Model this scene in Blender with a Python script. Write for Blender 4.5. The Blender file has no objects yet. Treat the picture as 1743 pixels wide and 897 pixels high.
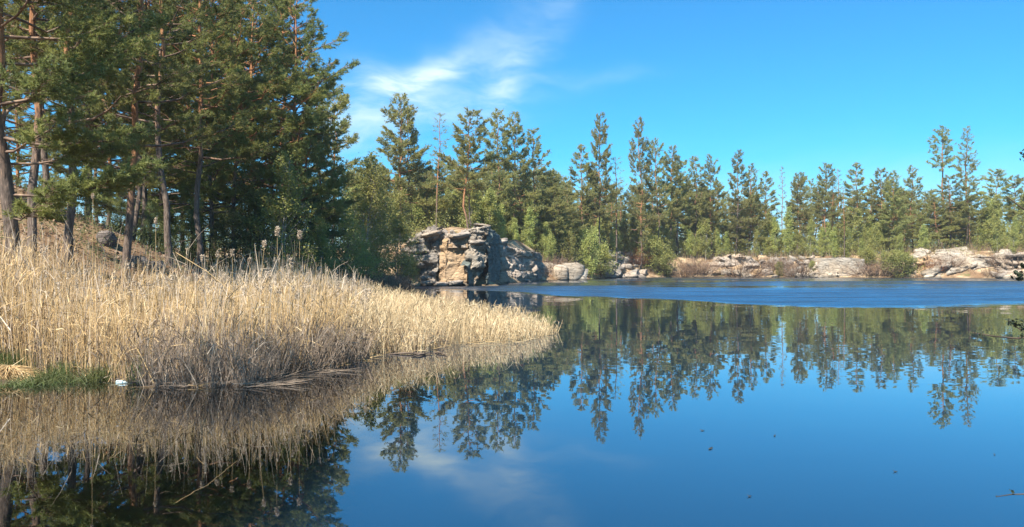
import bpy, math, random
import numpy as np
from math import radians, pi, sin, cos
from mathutils import Vector

sc = bpy.context.scene
COL = sc.collection
# ------------------------------------------------------------------ camera
CAMH, FPX, HOR, CX, CY = 2.1, 1300.0, 455.0, 871.5, 448.5
cam_d = bpy.data.cameras.new("camera"); cam = bpy.data.objects.new("camera", cam_d)
COL.objects.link(cam); sc.camera = cam
cam_d.sensor_width = 36.0; cam_d.lens = FPX / 1743.0 * 36.0
cam_d.clip_start = 0.05; cam_d.clip_end = 9000
cam.location = (0, 0, CAMH)
cam.rotation_euler = (pi / 2 + math.atan((HOR - CY) / FPX), 0, 0)

# ------------------------------------------------------------------ light
SUN_EL = 49.0
SX, SY = -0.5, -0.866                     # horizontal direction towards the sun
sd = Vector((SX, SY, 0)).normalized() * cos(radians(SUN_EL)) + Vector((0, 0, sin(radians(SUN_EL))))
sun_d = bpy.data.lights.new("sun", 'SUN'); sun = bpy.data.objects.new("sun", sun_d); COL.objects.link(sun)
sun_d.energy = 5.0; sun_d.angle = radians(0.5); sun_d.color = (1.0, 0.93, 0.82)
sun.rotation_euler = sd.to_track_quat('Z', 'Y').to_euler()
sc.view_settings.view_transform = 'Standard'; sc.view_settings.look = 'None'
sc.view_settings.exposure = 1.2; sc.view_settings.gamma = 1.0
sc.view_settings.use_curve_mapping = False
sc.cycles.max_bounces = 8; sc.cycles.transparent_max_bounces = 16
sc.cycles.diffuse_bounces = 3; sc.cycles.glossy_bounces = 3
sc.cycles.caustics_reflective = False; sc.cycles.caustics_refractive = False

world = bpy.data.worlds.new("World"); sc.world = world; world.use_nodes = True
W = world.node_tree; W.nodes.clear()

class NT:
    """tiny helper for building node trees"""
    def __init__(s, t): s.t = t
    def n(s, typ, **k):
        nd = s.t.nodes.new(typ)
        for a, v in k.items():
            if a == 'ins':
                for i, val in v.items(): s.put(nd, i, val)
            else: setattr(nd, a, v)
        return nd
    def put(s, nd, i, val):
        if isinstance(val, bpy.types.NodeSocket): s.t.links.new(val, nd.inputs[i])
        elif isinstance(val, bpy.types.Node): s.t.links.new(val.outputs[0], nd.inputs[i])
        else: nd.inputs[i].default_value = val
    def m(s, op, a, b=None, c=None, clamp=False):
        nd = s.n('ShaderNodeMath', operation=op, use_clamp=clamp)
        s.put(nd, 0, a)
        if b is not None: s.put(nd, 1, b)
        if c is not None: s.put(nd, 2, c)
        return nd.outputs[0]
    def vm(s, op, a, b=None, scale=None):
        nd = s.n('ShaderNodeVectorMath', operation=op); s.put(nd, 0, a)
        if b is not None: s.put(nd, 1, b)
        if scale is not None: s.put(nd, 'Scale', scale)
        return nd.outputs['Value'] if op in ('LENGTH', 'DOT_PRODUCT') else nd.outputs[0]
    def ramp(s, fac, stops, interp='LINEAR'):
        nd = s.n('ShaderNodeValToRGB'); s.put(nd, 0, fac)
        cr = nd.color_ramp; cr.interpolation = interp
        while len(cr.elements) < len(stops): cr.elements.new(0.5)
        for e, (p, c) in zip(cr.elements, stops):
            e.position = p; e.color = (c, c, c, 1) if not isinstance(c, tuple) else (*c[:3], 1)
        return nd.outputs[0]
    def mix(s, fac, a, b, blend='MIX'):
        nd = s.n('ShaderNodeMix', data_type='RGBA', blend_type=blend)
        s.put(nd, 0, fac)
        for i, v in ((6, a), (7, b)):
            if isinstance(v, tuple): v = (*v[:3], 1)
            s.put(nd, i, v)
        return nd.outputs[2]
    def noise(s, vec, scale, detail=3, rough=0.55, dist=0.0, out=0):
        nd = s.n('ShaderNodeTexNoise'); s.put(nd, 'Vector', vec)
        nd.inputs['Scale'].default_value = scale; nd.inputs['Detail'].default_value = detail
        nd.inputs['Roughness'].default_value = rough; nd.inputs['Distortion'].default_value = dist
        return nd.outputs[out]
    def mapr(s, v, a, b, c=0.0, d=1.0, smooth=True):
        nd = s.n('ShaderNodeMapRange', interpolation_type='SMOOTHSTEP' if smooth else 'LINEAR')
        for i, x in enumerate((v, a, b, c, d)): s.put(nd, i, x)
        return nd.outputs[0]

w = NT(W)
sky = w.n('ShaderNodeTexSky', sky_type='NISHITA', sun_disc=False)
sky.sun_elevation = radians(SUN_EL); sky.sun_rotation = math.atan2(SX, SY)
sky.altitude = 0; sky.air_density = 1.0; sky.dust_density = 0.5; sky.ozone_density = 4.0
SKY_STR = 0.097
tc = w.n('ShaderNodeTexCoord').outputs['Generated']
sep = w.n('ShaderNodeSeparateXYZ', ins={0: tc})
X, Y, Z = sep.outputs
az = w.m('ARCTAN2', X, Y); el = w.m('ARCSINE', Z)
tint = w.mix(1.0, sky.outputs[0], (0.195, 0.725, 0.95), 'MULTIPLY')
# high cirrus wisps, given by the direction they stand in
comb = w.n('ShaderNodeCombineXYZ', ins={0: az, 1: el})
wv = w.vm('SUBTRACT', w.noise(comb, 7.0, 3, 0.5, 0, 1), (0.5, 0.5, 0.5))
p = w.vm('ADD', comb, w.vm('SCALE', wv, scale=0.075))
ps = w.n('ShaderNodeSeparateXYZ', ins={0: p}); pa, pe = ps.outputs[0], ps.outputs[1]
def blob(px, py, rx, ry, rot, amp):
    a0 = math.atan((px - CX) / FPX); e0 = math.atan((HOR - py) / FPX * cos(a0))
    da = w.m('SUBTRACT', pa, a0); de = w.m('SUBTRACT', pe, e0)
    c, s_ = cos(rot), sin(rot)
    u = w.m('ADD', w.m('MULTIPLY', da, c), w.m('MULTIPLY', de, s_))
    v = w.m('SUBTRACT', w.m('MULTIPLY', de, c), w.m('MULTIPLY', da, s_))
    u = w.m('DIVIDE', u, rx / FPX); v = w.m('DIVIDE', v, ry / FPX)
    r2 = w.m('ADD', w.m('MULTIPLY', u, u), w.m('MULTIPLY', v, v))
    return w.m('MULTIPLY', w.m('EXPONENT', w.m('MULTIPLY', r2, -1.0)), amp)
tot = None
for b in [(725, 128, 75, 20, 0.30, 0.75), (655, 150, 75, 26, -0.25, 0.40), (862, 140, 42, 70, -0.35, 0.42), (905, 95, 60, 22, 0.7, 0.2),
          (615, 205, 85, 60, 0.2, 0.5), (760, 185, 120, 30, 0.1, 0.30), (990, 128, 90, 14, 0.05, 0.13),
          (945, 5, 40, 25, 0.2, 0.15), (1450, 330, 400, 60, 0.0, 0.10), (800, 90, 120, 30, 0.5, 0.12)]:
    v = blob(*b); tot = v if tot is None else w.m('ADD', tot, v)
st = w.n('ShaderNodeMapping', ins={'Vector': p, 'Rotation': (0, 0, -0.5), 'Scale': (9, 30, 1)})
str_n = w.mapr(w.noise(st.outputs[0], 1.0, 4, 0.6), 0.30, 0.72, 0.22, 1.35)
cl = w.m('MULTIPLY', tot, str_n, clamp=True)
tint = w.mix(w.mapr(el, 0.15, -0.02, 0.0, 0.75), tint, (3.8, 4.7, 5.4))
skyc = w.mix(cl, tint, (4.2, 5.2, 5.5))
bg = w.n('ShaderNodeBackground', ins={0: skyc, 1: SKY_STR})
W.links.new(bg.outputs[0], w.n('ShaderNodeOutputWorld').inputs[0])

# ------------------------------------------------------------------ materials
def mat(name, fn):
    m = bpy.data.materials.new(name); m.use_nodes = True; m.node_tree.nodes.clear()
    q = NT(m.node_tree); sh = fn(q)
    o = q.n('ShaderNodeOutputMaterial'); m.node_tree.links.new(sh, o.inputs[0]); return m
def bsdf(q, col, rough=0.8, normal=None, spec=0.3, coat=None):
    b = q.n('ShaderNodeBsdfPrincipled'); q.put(b, 'Base Color', col if not isinstance(col, tuple) else (*col, 1))
    q.put(b, 'Roughness', rough); b.inputs['Specular IOR Level'].default_value = spec
    if normal is not None: q.put(b, 'Normal', normal)
    return b.outputs[0]
def bump(q, h, strength=0.5, dist=0.05):
    b = q.n('ShaderNodeBump'); q.put(b, 'Height', h)
    b.inputs['Strength'].default_value = strength; b.inputs['Distance'].default_value = dist
    return b.outputs[0]
def geo(q): return q.n('ShaderNodeNewGeometry')
def leafy(c1, c2, c3, trans=0.35, rough=0.55, clump=0.5, spec=0.25):
    """foliage: per-leaf and per-clump colour variation plus translucency"""
    def f(q):
        g = geo(q); oi = q.n('ShaderNodeObjectInfo')
        r = g.outputs['Random Per Island']
        nz = q.mapr(q.noise(q.vm('ADD', g.outputs['Position'], oi.outputs['Location']), clump, 2), 0.35, 0.65)
        a = q.mix(r, c1, c2); col = q.mix(q.m('MULTIPLY', nz, 0.6), a, c3)
        hs = q.n('ShaderNodeHueSaturation')
        q.put(hs, 'Hue', q.m('ADD', 0.485, q.m('MULTIPLY', oi.outputs['Random'], 0.03)))
        q.put(hs, 'Value', q.m('ADD', 0.8, q.m('MULTIPLY', oi.outputs['Random'], 0.4))); q.put(hs, 'Color', col)
        b = bsdf(q, hs.outputs[0], rough, None, spec)
        t = q.n('ShaderNodeBsdfTranslucent', ins={0: hs.outputs[0]})
        mx = q.n('ShaderNodeMixShader', ins={0: trans, 1: b, 2: t.outputs[0]})
        return mx.outputs[0]
    return f
M = {}
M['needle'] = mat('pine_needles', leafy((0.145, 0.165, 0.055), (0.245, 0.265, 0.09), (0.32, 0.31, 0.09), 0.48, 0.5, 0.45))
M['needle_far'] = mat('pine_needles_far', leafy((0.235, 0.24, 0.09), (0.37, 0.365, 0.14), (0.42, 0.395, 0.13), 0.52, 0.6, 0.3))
M['leaf'] = mat('spring_leaves', leafy((0.25, 0.28, 0.075), (0.40, 0.42, 0.14), (0.42, 0.40, 0.11), 0.45, 0.5, 0.5))
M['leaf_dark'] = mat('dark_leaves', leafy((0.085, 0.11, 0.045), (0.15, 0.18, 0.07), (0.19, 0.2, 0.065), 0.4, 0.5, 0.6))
M['grass'] = mat('grass_blades', leafy((0.06, 0.09, 0.025), (0.11, 0.15, 0.045), (0.16, 0.16, 0.06), 0.3, 0.5, 2.0))
def straw(c1, c2, c3, rough=0.6):
    def f(q):
        g = geo(q); r = g.outputs['Random Per Island']
        col = q.ramp(r, [(0.0, c1), (0.45, c2), (0.8, c2), (1.0, c3)])
        nz = q.mapr(q.noise(g.outputs['Position'], 0.55, 3), 0.3, 0.7, 0.78, 1.1)
        col = q.mix(1.0, col, q.n('ShaderNodeCombineColor', ins={0: nz, 1: nz, 2: nz}).outputs[0], 'MULTIPLY')
        b = bsdf(q, col, rough, None, 0.3); t = q.n('ShaderNodeBsdfTranslucent', ins={0: col})
        return q.n('ShaderNodeMixShader', ins={0: 0.15, 1: b, 2: t.outputs[0]}).outputs[0]
    return f
M['reed'] = mat('dry_reed', straw((0.17, 0.105, 0.05), (0.55, 0.375, 0.175), (0.76, 0.61, 0.36)))
M['reed_pale'] = mat('bleached_reed', straw((0.24, 0.15, 0.08), (0.60, 0.45, 0.25), (0.80, 0.68, 0.45)))
M['reed_grey'] = mat('grey_brown_reed', straw((0.11, 0.08, 0.06), (0.28, 0.21, 0.15), (0.46, 0.38, 0.29)))  # darker reed tone; on the short foot stalks it stands in for shade
M['plume'] = mat('reed_plume', straw((0.42, 0.33, 0.23), (0.55, 0.44, 0.32), (0.68, 0.57, 0.44)))
M['dry_twig'] = mat('dry_twigs', straw((0.14, 0.09, 0.06), (0.25, 0.16, 0.105), (0.36, 0.26, 0.17)))
M['rust_needle'] = mat('rusty_dead_needles', straw((0.22, 0.08, 0.035), (0.3, 0.13, 0.06), (0.36, 0.2, 0.1)))
def bark(q):
    g = geo(q); tcn = q.n('ShaderNodeTexCoord')
    z = q.n('ShaderNodeSeparateXYZ', ins={0: tcn.outputs['Object']}).outputs[2]
    mp = q.n('ShaderNodeMapping', ins={'Vector': tcn.outputs['Object'], 'Scale': (9, 9, 2.2)})
    nz = q.noise(mp.outputs[0], 1.6, 4, 0.65)
    low = q.ramp(nz, [(0.3, (0.05, 0.038, 0.03)), (0.55, (0.16, 0.12, 0.095)), (0.75, (0.27, 0.21, 0.165))])
    hi = q.ramp(nz, [(0.3, (0.15, 0.065, 0.034)), (0.55, (0.36, 0.175, 0.085)), (0.75, (0.50, 0.29, 0.15))])
    f = q.mapr(q.m('ADD', z, q.m('MULTIPLY', q.m('SUBTRACT', nz, q.n('ShaderNodeObjectInfo').outputs['Random']), 6.0)), 4.5, 9.0)
    return bsdf(q, q.mix(f, low, hi), 0.9, bump(q, nz, 0.9, 0.04), 0.15)
M['bark'] = mat('pine_bark', bark)
M['branch_bark'] = mat('branch_bark', lambda q: bsdf(q, q.ramp(q.noise(q.n('ShaderNodeTexCoord').outputs['Object'], 3, 3),
                     [(0.35, (0.09, 0.065, 0.05)), (0.55, (0.22, 0.15, 0.11)), (0.7, (0.36, 0.25, 0.17))]), 0.9, None, 0.15))
def bark2(q):
    mp = q.n('ShaderNodeMapping', ins={'Vector': q.n('ShaderNodeTexCoord').outputs['Object'], 'Scale': (3, 3, 9)})
    nz = q.noise(mp.outputs[0], 1.5, 3, 0.7)
    return bsdf(q, q.ramp(nz, [(0.35, (0.1, 0.08, 0.06)), (0.5, (0.32, 0.29, 0.24)), (0.7, (0.5, 0.47, 0.4))]), 0.85, None, 0.2)
M['bark_pale'] = mat('pale_bark', bark2)
M['bark_dark'] = mat('dark_bark', lambda q: bsdf(q, q.ramp(q.noise(q.n('ShaderNodeTexCoord').outputs['Object'], 4, 3),
                     [(0.35, (0.05, 0.038, 0.03)), (0.65, (0.16, 0.12, 0.09))]), 0.9, None, 0.15))
def rock(c_hi, c_mid, c_lo, stain=0.5):
    def f(q):
        tcn = q.n('ShaderNodeTexCoord'); g = geo(q); P_ = g.outputs['Position']; oi = q.n('ShaderNodeObjectInfo')
        mp = q.n('ShaderNodeMapping', ins={'Vector': P_, 'Scale': (0.8, 0.8, 2.6)})
        n1 = q.noise(mp.outputs[0], 0.8, 5, 0.65, 0.4); n2 = q.noise(P_, 0.28, 3, 0.6)
        n3 = q.noise(P_, 7.0, 4, 0.7)
        base = q.ramp(n1, [(0.25, c_lo), (0.45, c_mid), (0.66, c_hi)])
        base = q.mix(q.mapr(n2, 0.42, 0.62, 0, stain), base, (0.46, 0.30, 0.16))
        base = q.mix(q.mapr(n3, 0.52, 0.72, 0, 0.55), base, (0.10, 0.085, 0.07))
        vo = q.n('ShaderNodeTexVoronoi', feature='DISTANCE_TO_EDGE'); q.put(vo, 'Vector', q.vm('ADD', mp.outputs[0],
                 q.vm('SCALE', q.noise(P_, 1.5, 2, 0.5, 0, 1), scale=0.8))); vo.inputs['Scale'].default_value = 0.75
        crack = q.mapr(vo.outputs[0], 0.0, 0.035)
        base = q.mix(q.m('MULTIPLY', q.m('SUBTRACT', 1.0, crack), 0.6), base, (0.06, 0.05, 0.04))
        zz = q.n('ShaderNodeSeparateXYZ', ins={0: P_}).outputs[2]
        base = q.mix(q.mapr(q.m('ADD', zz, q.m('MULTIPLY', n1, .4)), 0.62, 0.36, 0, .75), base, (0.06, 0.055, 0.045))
        hv = q.n('ShaderNodeHueSaturation'); q.put(hv, 'Color', base)
        q.put(hv, 'Value', q.m('ADD', 0.8, q.m('MULTIPLY', oi.outputs['Random'], 0.4)))
        hgt = q.m('ADD', q.m('MULTIPLY', n1, 1.0), q.m('ADD', q.m('MULTIPLY', n3, 0.3), q.m('MULTIPLY', crack, 0.3)))
        return bsdf(q, hv.outputs[0], 0.9, bump(q, hgt, 0.9, 0.25), 0.2)
    return f
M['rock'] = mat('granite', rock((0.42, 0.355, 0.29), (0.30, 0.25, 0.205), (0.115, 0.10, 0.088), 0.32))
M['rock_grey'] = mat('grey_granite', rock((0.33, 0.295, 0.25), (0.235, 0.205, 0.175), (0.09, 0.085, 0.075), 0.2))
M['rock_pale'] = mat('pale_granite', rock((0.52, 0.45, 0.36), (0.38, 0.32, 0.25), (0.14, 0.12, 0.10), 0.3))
M['rock_shaded'] = mat('shaded_greenish_granite', rock((0.17, 0.19, 0.165), (0.115, 0.135, 0.12), (0.055, 0.065, 0.06), 0.05))  # granite darkened in colour for the cliff side that lies in shade
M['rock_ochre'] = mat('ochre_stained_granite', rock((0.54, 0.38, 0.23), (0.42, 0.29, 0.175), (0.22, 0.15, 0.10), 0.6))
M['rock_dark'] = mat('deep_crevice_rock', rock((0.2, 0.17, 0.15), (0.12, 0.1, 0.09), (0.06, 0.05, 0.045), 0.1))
def ground_m(q):
    g = geo(q); P_ = g.outputs['Position']
    z = q.n('ShaderNodeSeparateXYZ', ins={0: P_}).outputs[2]
    n1 = q.noise(P_, 0.35, 4, 0.6); n2 = q.noise(P_, 3.0, 4, 0.7); n3 = q.noise(P_, 14.0, 3, 0.7)
    sand = q.ramp(n2, [(0.3, (0.32, 0.21, 0.12)), (0.6, (0.50, 0.37, 0.23)), (0.8, (0.58, 0.45, 0.30))])
    lit = q.ramp(n3, [(0.3, (0.07, 0.042, 0.026)), (0.55, (0.22, 0.135, 0.075)), (0.75, (0.36, 0.24, 0.135))])
    grs = q.ramp(n3, [(0.3, (0.05, 0.07, 0.02)), (0.7, (0.13, 0.17, 0.05))])
    sx = q.n('ShaderNodeSeparateXYZ', ins={0: P_})
    wood = q.m('MULTIPLY', q.mapr(sx.outputs[0], -5.0, -10.0), q.mapr(sx.outputs[1], 78.0, 70.0))
    c = q.mix(q.m('MAXIMUM', q.mapr(n1, 0.4, 0.6), q.m('MULTIPLY', wood, .8)), sand, lit)
    c = q.mix(q.mapr(q.noise(P_, 0.6, 4, 0.6), 0.55, 0.68, 0, 0.6), c, grs)
    bed = q.ramp(q.noise(P_, 1.3, 4, 0.65, 0.6), [(0.32, (0.05, 0.045, 0.015)), (0.5, (0.15, 0.15, 0.035)), (0.7, (0.30, 0.28, 0.07))])
    c = q.mix(q.mapr(z, 0.06, -0.05), c, bed)
    c = q.mix(q.mapr(q.m('ADD', z, q.m('MULTIPLY', n2, .25)), 0.42, 0.16, 0, .8), c, (0.07, 0.055, 0.04))
    return bsdf(q, c, 0.95, bump(q, q.m('ADD', n2, q.m('MULTIPLY', n3, 0.5)), 0.6, 0.08), 0.1)
M['ground'] = mat('sandy_ground', ground_m)
def water_m(q):
    g = geo(q); P_ = g.outputs['Position']; s = q.n('ShaderNodeSeparateXYZ', ins={0: P_})
    x, y = s.outputs[0], s.outputs[1]
    # wind-ruffled part of the lake: everything beyond a wavering line some 40-57 m out
    nzw = q.m('MULTIPLY', q.m('SUBTRACT', q.noise(P_, 0.06, 2), 0.5), 5.0)
    edge = q.n('ShaderNodeFloatCurve')
    cv = edge.mapping.curves[0]
    pts = [(0.0, 0.74), (0.12, 0.66), (0.2, 0.555), (0.3, 0.50), (0.40, 0.405), (0.5, 0.395), (0.6, 0.435), (1.0, 0.5)]
    cv.points[0].location = pts[0]; cv.points[1].location = pts[-1]
    for p_ in pts[1:-1]: cv.points.new(*p_)
    edge.mapping.update()
    xn = q.mapr(x, -8.0, 52.0, 0, 1, False); q.put(edge, 'Value', xn)
    line = q.m('ADD', q.m('MULTIPLY', edge.outputs[0], 100.0), nzw)
    dd = q.m('SUBTRACT', y, line)
    rag = q.noise(q.n('ShaderNodeMapping', ins={'Vector': P_, 'Scale': (0.25, 0.8, 1)}).outputs[0], 1.0, 4, 0.65)
    wind = q.mapr(q.m('ADD', dd, q.m('MULTIPLY', q.m('SUBTRACT', rag, 0.5), 9.0)), -2.0, 3.5)
    # patches of slacker air towards the far bank
    mpw = q.n('ShaderNodeMapping', ins={'Vector': P_, 'Scale': (0.022, 0.07, 1)})
    slack = q.m('MULTIPLY', q.mapr(q.noise(mpw.outputs[0], 1.0, 2), 0.4, 0.6), q.mapr(dd, 18.0, 45.0))
    wind = q.m('MULTIPLY', wind, q.m('SUBTRACT', 1.0, q.m('MULTIPLY', slack, 0.7)))
    streak = q.mapr(q.noise(q.n('ShaderNodeMapping', ins={'Vector': P_, 'Scale': (0.10, 0.5, 1)}).outputs[0], 1.0, 4, 0.7), 0.36, 0.64, 0.30, 0.66)
    # slopes of the ripples straight from vector noise
    mp1 = q.n('ShaderNodeMapping', ins={'Vector': P_, 'Scale': (0.5, 1.6, 1)})
    mp2 = q.n('ShaderNodeMapping', ins={'Vector': P_, 'Scale': (1.6, 4.0, 1)})
    a = q.vm('SUBTRACT', q.noise(mp1.outputs[0], 1.0, 2, 0.5, 0, 1), (0.5, 0.5, 0.5))
    b = q.vm('SUBTRACT', q.noise(mp2.outputs[0], 1.0, 3, 0.6, 0, 1), (0.5, 0.5, 0.5))
    calm = q.m('MULTIPLY', q.mapr(y, 7.0, 45.0, 0.006, 0.034, False), q.mapr(q.noise(P_, 0.16, 2), 0.35, 0.65, 0.35, 1.25))
    amp_a = q.m('ADD', calm, q.m('MULTIPLY', wind, 0.05))
    amp_b = q.m('ADD', q.m('MULTIPLY', calm, 0.9), q.m('MULTIPLY', wind, q.mapr(q.noise(q.n('ShaderNodeMapping', ins={'Vector': P_, 'Scale': (0.12, 0.55, 1)}).outputs[0], 1.0, 3, 0.65), 0.38, 0.62, 0.15, 0.55)))
    slope = q.vm('ADD', q.vm('SCALE', a, scale=amp_a), q.vm('SCALE', b, scale=amp_b))
    slope = q.vm('MULTIPLY', slope, (0.6, 1.0, 0.0))
    # wind-driven ripples are steeper on the side towards the near bank
    slope = q.vm('ADD', slope, q.vm('SCALE', q.vm('NORMALIZE', (0.1, -1.0, 0.0)), scale=q.m('MULTIPLY', wind, 0.15)))
    nrm = q.vm('NORMALIZE', q.vm('ADD', slope, (0, 0, 1.0)))
    gl = q.n('ShaderNodeBsdfGlossy', distribution='GGX'); q.put(gl, 'Normal', nrm)
    gl.inputs['Color'].default_value = (0.93, 0.96, 1.0, 1)
    q.put(gl, 'Roughness', q.m('MULTIPLY', wind, q.m('ADD', 0.12, q.m('MULTIPLY', streak, 0.3))))
    fr = q.n('ShaderNodeFresnel'); fr.inputs['IOR'].default_value = 2.0
    fac = q.m('MULTIPLY', q.m('MULTIPLY', fr.outputs[0], q.m('SUBTRACT', 1.0, q.m('MULTIPLY', wind, streak))), 1.15, clamp=True)
    deep = q.mapr(q.m('ADD', x, q.m('MULTIPLY', y, -0.08)), -3.2, -1.2)
    deep = q.m('MAXIMUM', deep, q.mapr(y, 13.0, 22.0))
    body = q.n('ShaderNodeBsdfDiffuse', ins={0: (0.005, 0.020, 0.040, 1)})
    tr = q.n('ShaderNodeBsdfTransparent', ins={0: (0.90, 0.92, 0.78, 1)})
    under = q.n('ShaderNodeMixShader', ins={0: deep, 1: tr.outputs[0], 2: body.outputs[0]})
    return q.n('ShaderNodeMixShader', ins={0: fac, 1: under.outputs[0], 2: gl.outputs[0]}).outputs[0]
M['water'] = mat('lake_water', water_m)
M['plastic'] = mat('pale_plastic', lambda q: bsdf(q, (0.62, 0.80, 0.80), 0.3, None, 0.5))
M['cap'] = mat('cap_plastic', lambda q: bsdf(q, (0.75, 0.78, 0.72), 0.4, None, 0.5))
M['wood'] = mat('weathered_wood', lambda q: bsdf(q, q.ramp(q.noise(geo(q).outputs['Position'], 6, 3),
                [(0.3, (0.12, 0.09, 0.07)), (0.7, (0.3, 0.25, 0.2))]), 0.85, None, 0.2))
M['bud'] = mat('dark_bud', lambda q: bsdf(q, (0.03, 0.04, 0.02), 0.6))
M['wet_leaf'] = mat('sodden_leaf', lambda q: bsdf(q, (0.06, 0.05, 0.03), 0.5))

# ------------------------------------------------------------------ mesh helpers
def mesh_np(name, V, quads=None, tris=None, mats=(), smooth=False):
    V = np.asarray(V, np.float32).reshape(-1, 3)
    q_ = np.zeros((0, 4), np.int32) if quads is None else np.asarray(quads, np.int32).reshape(-1, 4)
    t_ = np.zeros((0, 3), np.int32) if tris is None else np.asarray(tris, np.int32).reshape(-1, 3)
    me = bpy.data.meshes.new(name)
    me.vertices.add(len(V)); me.vertices.foreach_set('co', V.ravel())
    me.loops.add(q_.size + t_.size)
    me.loops.foreach_set('vertex_index', np.concatenate([q_.ravel(), t_.ravel()]).astype(np.int32))
    me.polygons.add(len(q_) + len(t_))
    st = np.concatenate([np.arange(len(q_)) * 4, q_.size + np.arange(len(t_)) * 3]).astype(np.int32)
    me.polygons.foreach_set('loop_start', st)
    if smooth: me.polygons.foreach_set('use_smooth', np.ones(len(st), bool))
    for m_ in mats: me.materials.append(m_)
    me.update(calc_edges=True); return me
def link(name, me, parent=None, loc=None, rot=None, scale=None):
    o = bpy.data.objects.new(name, me); COL.objects.link(o)
    if parent is not None: o.parent = parent
    if loc is not None: o.location = loc
    if rot is not None: o.rotation_euler = rot
    if scale is not None: o.scale = scale
    return o
def tag(o, label=None, cat=None, group=None, kind=None):
    if label: o['label'] = label
    if cat: o['category'] = cat
    if group: o['group'] = group
    if kind: o['kind'] = kind
    return o
class MB:
    def __init__(s): s.v = []; s.q = []; s.t = []; s.n = 0
    def add(s, V, quads=None, tris=None):
        V = np.asarray(V, float).reshape(-1, 3)
        if quads is not None and len(quads): s.q.append(np.asarray(quads) + s.n)
        if tris is not None and len(tris): s.t.append(np.asarray(tris) + s.n)
        s.v.append(V); s.n += len(V)
    def tube(s, pts, rad, sides=5, cap=True):
        P = np.asarray(pts, float); n = len(P); r = np.asarray(rad, float)
        T = np.gradient(P, axis=0); T /= np.linalg.norm(T, axis=1)[:, None] + 1e-9
        up = np.array([0, 0, 1.0]) if abs(T[0, 2]) < 0.8 else np.array([1.0, 0, 0])
        A = np.cross(T, up); A /= np.linalg.norm(A, axis=1)[:, None] + 1e-9
        B = np.cross(T, A)
        th = np.arange(sides) * 2 * pi / sides
        V = P[:, None, :] + r[:, None, None] * (np.cos(th)[None, :, None] * A[:, None, :] + np.sin(th)[None, :, None] * B[:, None, :])
        i = np.arange(n - 1)[:, None] * sides; j = np.arange(sides)[None, :]; k = (j + 1) % sides
        Q = np.stack([i + j, i + k, i + k + sides, i + j + sides], -1).reshape(-1, 4)
        s.add(V.reshape(-1, 3), Q)
        if cap:
            s.add(V[-1], None, [[0, a + 1, a + 2] for a in range(sides - 2)])
    def box(s, c, h, rz=0.0):
        c = np.asarray(c, float); h = np.asarray(h, float)
        V = np.array([[x, y, z] for x in (-1, 1) for y in (-1, 1) for z in (-1, 1)], float) * h
        R = np.array([[cos(rz), -sin(rz), 0], [sin(rz), cos(rz), 0], [0, 0, 1]])
        s.add(V @ R.T + c, [[0, 1, 3, 2], [4, 6, 7, 5], [0, 4, 5, 1], [2, 3, 7, 6], [0, 2, 6, 4], [1, 5, 7, 3]])
    def mesh(s, name, m, smooth=False):
        return mesh_np(name, np.concatenate(s.v) if s.v else np.zeros((0, 3)),
                       np.concatenate(s.q) if s.q else None, np.concatenate(s.t) if s.t else None, (m,), smooth)
def unit(a): return a / (np.linalg.norm(a, axis=-1, keepdims=True) + 1e-9)
def blades(rng, P, D, k, L, wd, spread=0.75, along=0.12):
    """k thin triangles round each tuft (P position, D direction)"""
    N = len(P); P = np.repeat(P, k, 0); D = np.repeat(D, k, 0)
    d = unit(D + rng.normal(0, spread, (N * k, 3)))
    b = P - D * rng.uniform(0, along, (N * k, 1))
    l = L * rng.uniform(0.65, 1.2, (N * k, 1))
    wv = unit(np.cross(d, rng.normal(0, 1, (N * k, 3)))) * wd * 0.5
    V = np.stack([b - wv, b + wv, b + d * l], 1).reshape(-1, 3)
    return V, np.arange(N * k * 3).reshape(-1, 3)
def leaves(rng, P, size, flat=0.6):
    N = len(P); a = unit(rng.normal(0, 1, (N, 3)) * np.array([1, 1, flat]))
    b = unit(np.cross(a, rng.normal(0, 1, (N, 3))))
    s_ = size * rng.uniform(0.6, 1.25, (N, 1))
    V = np.stack([P - a * s_ * .5, P + b * s_ * .32, P + a * s_ * .5, P - b * s_ * .32], 1).reshape(-1, 3)
    return V, np.arange(N * 4).reshape(-1, 4)
def ribbons(rng, base, top, bend, wid, seg=3):
    """tapering strips from base to top, sagging by bend"""
    N = len(base); ts = np.linspace(0, 1, seg + 1); ax = unit(np.cross(top - base, rng.normal(0, 1, (N, 3)) + np.array([0, 2.2, 0])))
    rows = []
    for t in ts:
        c = base + (top - base) * t + bend * (t * t)
        hw = wid[:, None] * (0.5 * (1 - 0.75 * t))
        rows.append(np.stack([c - ax * hw, c + ax * hw], 1))
    V = np.stack(rows, 1).reshape(-1, 3)
    o = np.arange(N)[:, None] * (seg + 1) * 2; j = np.arange(seg)[None, :] * 2
    Q = np.stack([o + j, o + j + 1, o + j + 3, o + j + 2], -1).reshape(-1, 4)
    return V, Q

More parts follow.
